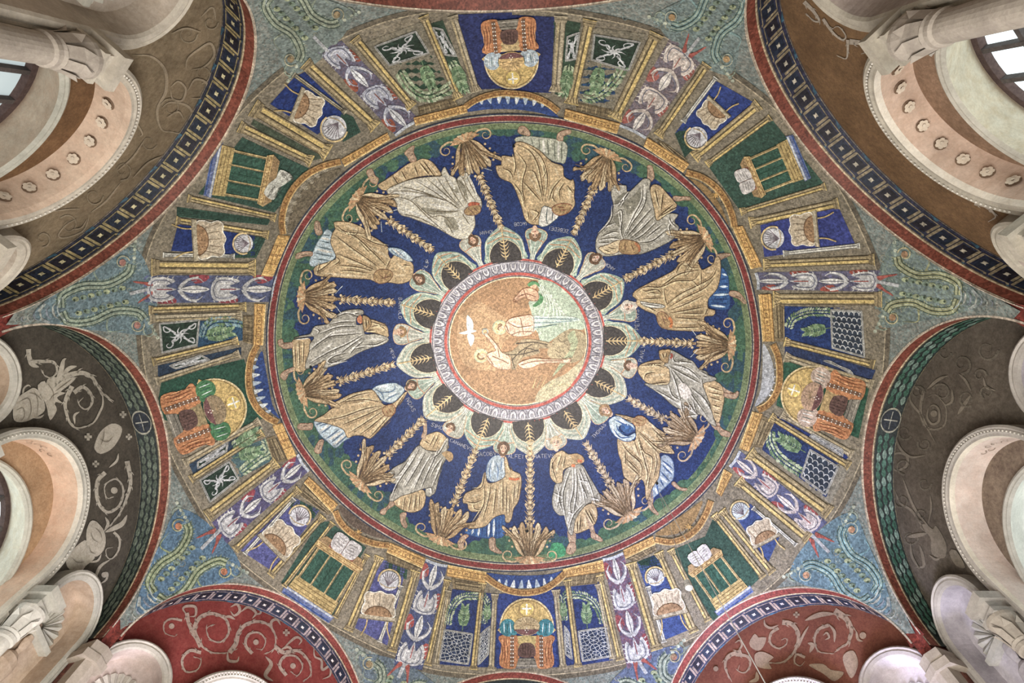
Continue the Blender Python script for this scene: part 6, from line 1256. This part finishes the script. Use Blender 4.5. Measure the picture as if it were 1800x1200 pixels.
fres('faint ochre scrolls on the tan upper left lunette',7,[
('700,290 800,300 870,370 875,480 830,580 850,680 910,700',5,A,'t'),('900,460 940,430 980,470 960,530 910,520 900,470',3.5,A,'t'),('990,480 1030,420 1090,440 1080,510 1010,520',3.5,A,'t'),('850,570 900,540 990,560 1020,630 960,700 880,690',4,A,'t'),
('980,370 990,310 1050,260 1110,230 1130,290 1080,350 1010,370',4,A,'t'),('880,620 940,590 970,630',3,A,'t'),('1060,90 1120,40 1140,110',3,A,'t'),('760,740 700,830 620,900',3,A,'t'),('860,820 780,860 700,940',3,A,'t'),('640,960 560,1060 480,1120',3,A,'t'),
('700,620 750,700 740,720',3,A,'t'),('900,180 980,150 1060,170',3,A,'t'),('940,150 930,220 880,330 760,390 650,410 620,370 700,270 820,200',2.4,B,'t'),('560,130 700,110 850,100',2,B,'t'),('760,320 860,300 920,210',2.2,B,'t')],'94836A/A39277~p')
B=(1500,650,6); C=(1500,820,6)
fres('dim grey scrolls and vase on the dark lower right lunette',2,[
('740,220 710,400 740,560 840,630 960,580 980,420 930,320 850,260 770,290',5,B,'a'),('790,400 780,500 830,570 900,540 900,420 850,370 800,390',4,B,'t'),('850,460',6,B,'d'),('590,210 600,320 650,400 720,480 800,650 860,760',4,B,'t'),
('560,150 640,180 700,210',4,B,'t'),('1040,200 1040,330 960,380',4,B,'t'),('1240,260 1160,380 1100,470',6,B,'t'),('1370,80 1400,180 1500,220',4,B,'t'),('440,660 470,780 530,870 620,920 760,900',4,B,'t'),('400,950 450,880 560,900 560,1010 450,1060 390,990',4.5,B,'t'),
('1110,40 1180,110 1240,220',4,B,'t'),('780,200 900,100 1000,60',5,B,'t'),('440,260 500,390 620,470 760,690',4,C,'t'),('520,120 640,430 800,640',4,C,'t'),('810,300 820,440 790,600',3,C,'t'),('700,640 760,600 840,660 860,620 900,660 980,820 960,960 830,920 810,740',0,C,'f'),
('570,740 700,720 780,700',7,C,'t'),('600,800 620,950 700,1080',4,C,'t'),('700,830 730,940 740,1050 660,1060',5,C,'t'),('800,930 870,980 930,950',4,C,'t'),('1010,900 1080,880 1180,1060 1080,1040',0,C,'f')],'756B5C/84796A~p')
Z=(0,0,1)
def sp(cx_,cy_,r,a0,tn,w): return (' '.join('%.1f,%.1f'%tuple(q) for q in spiral((cx_,cy_),r,r*.25,a0,tn,12)),w,Z,'a')
fres('dim curling tendrils filling the dark lower right lunette',2,[sp(*q) for q in((1735,615,20,0,1.2,4.5),(1690,640,18,90,-1.2,4.5),(1655,690,17,200,1.2,4),(1700,700,16,60,1.1,4),(1612,690,13,0,-1.1,3.6),(1735,690,13,120,1.2,4),(1590,760,14,30,1.2,3.6),(1625,780,13,200,-1.1,3.6),(1590,820,15,90,1.2,3.6),(1625,850,13,0,1.1,3.6),(1585,880,14,180,-1.2,3.6),(1620,905,12,90,1.1,3.2),(1600,945,14,0,1.2,3.6),(1660,620,12,0,1.1,3.4),(1722,660,12,0,-1.1,3.4))],'665D50/70675A~p','painted_scroll')
fres('faint tan tendrils over the brown lower part of the upper left lunette',7,[sp(*q) for q in((330,60,18,0,1.2,2.4),(355,130,17,90,-1.1,2.4),(300,190,18,200,1.2,2.4),(262,250,15,20,1.1,2.2),(215,300,18,100,-1.2,2.4),(165,345,17,0,1.1,2.4),(120,395,18,220,1.2,2.4),(75,420,15,90,-1.1,2.4),(370,40,14,0,1,2.2),(345,200,14,0,1,2.2))],'8B7B62/96876C~p','painted_scroll')
B=(1200,0,3)
fres('white stucco leaf border sprouting over the brown upper right lunette',1,[('640,10 690,60 720,110 690,110 650,70',7,B,'a'),('740,100 790,170 840,210 860,190 820,140 780,160',5,B,'a'),('870,210 870,270 860,310 810,290',5,B,'a'),('880,220 960,230 1010,260 940,285',9,B,'a'),('1540,1070 1600,1090 1650,1140 1610,1170',7,B,'a')],'9E9080/B0A494~p','leaf_border')
# ---------------------------------------------------------------- lamp hung on a thin wire
top=dome([(1160,866)],0)[0]
def tube(p,a,b,r,key,n=8):
    a=np.array(a,float); b=np.array(b,float); d=b-a; d/=np.linalg.norm(d); u=np.cross(d,[1,0,.3]); u/=np.linalg.norm(u); v=np.cross(d,u); an=np.linspace(0,2*PI,n,endpoint=False)
    c=r*(np.cos(an)[:,None]*u+np.sin(an)[:,None]*v); p.add(np.concatenate([a+c,b+c]),[(k,(k+1)%n,n+(k+1)%n,n+k) for k in range(n)]+[tuple(range(n)),tuple(range(n,2*n))],key)
K=(0,0,1); d1=rays([(1345,1200)])[0]; k1=(top[0]-CX)/d1[0]; end=O3+d1*k1
d2=rays([(1210,1030)])[0]; lamp=O3+d2*(5.9/d2[2])
t=thing('hanging_lamp','small white lamp on thin pale wires hanging before the lower right altar','lamp',tuple(lamp))
p=Part('long_wire'); tube(p,top,end+(end-top)*.3,.007,'CBC8C2/D8D5CE~g'); p.build(t)
p=Part('lamp_wire'); tube(p,top+[.02,.02,0],lamp,.005,'CBC8C2/D8D5CE~g'); p.build(t)
p=Part('lamp_body'); lathe(p,lamp,[(.001,.09),(.04,.09),(.045,.03),(.055,0),(.055,-.03),(.03,-.06),(.001,-.065)],'C9C7C4/DAD8D4~s',12); p.build(t)
for o in list(bpy.data.objects):
    if '_o' in o: del o['_o']
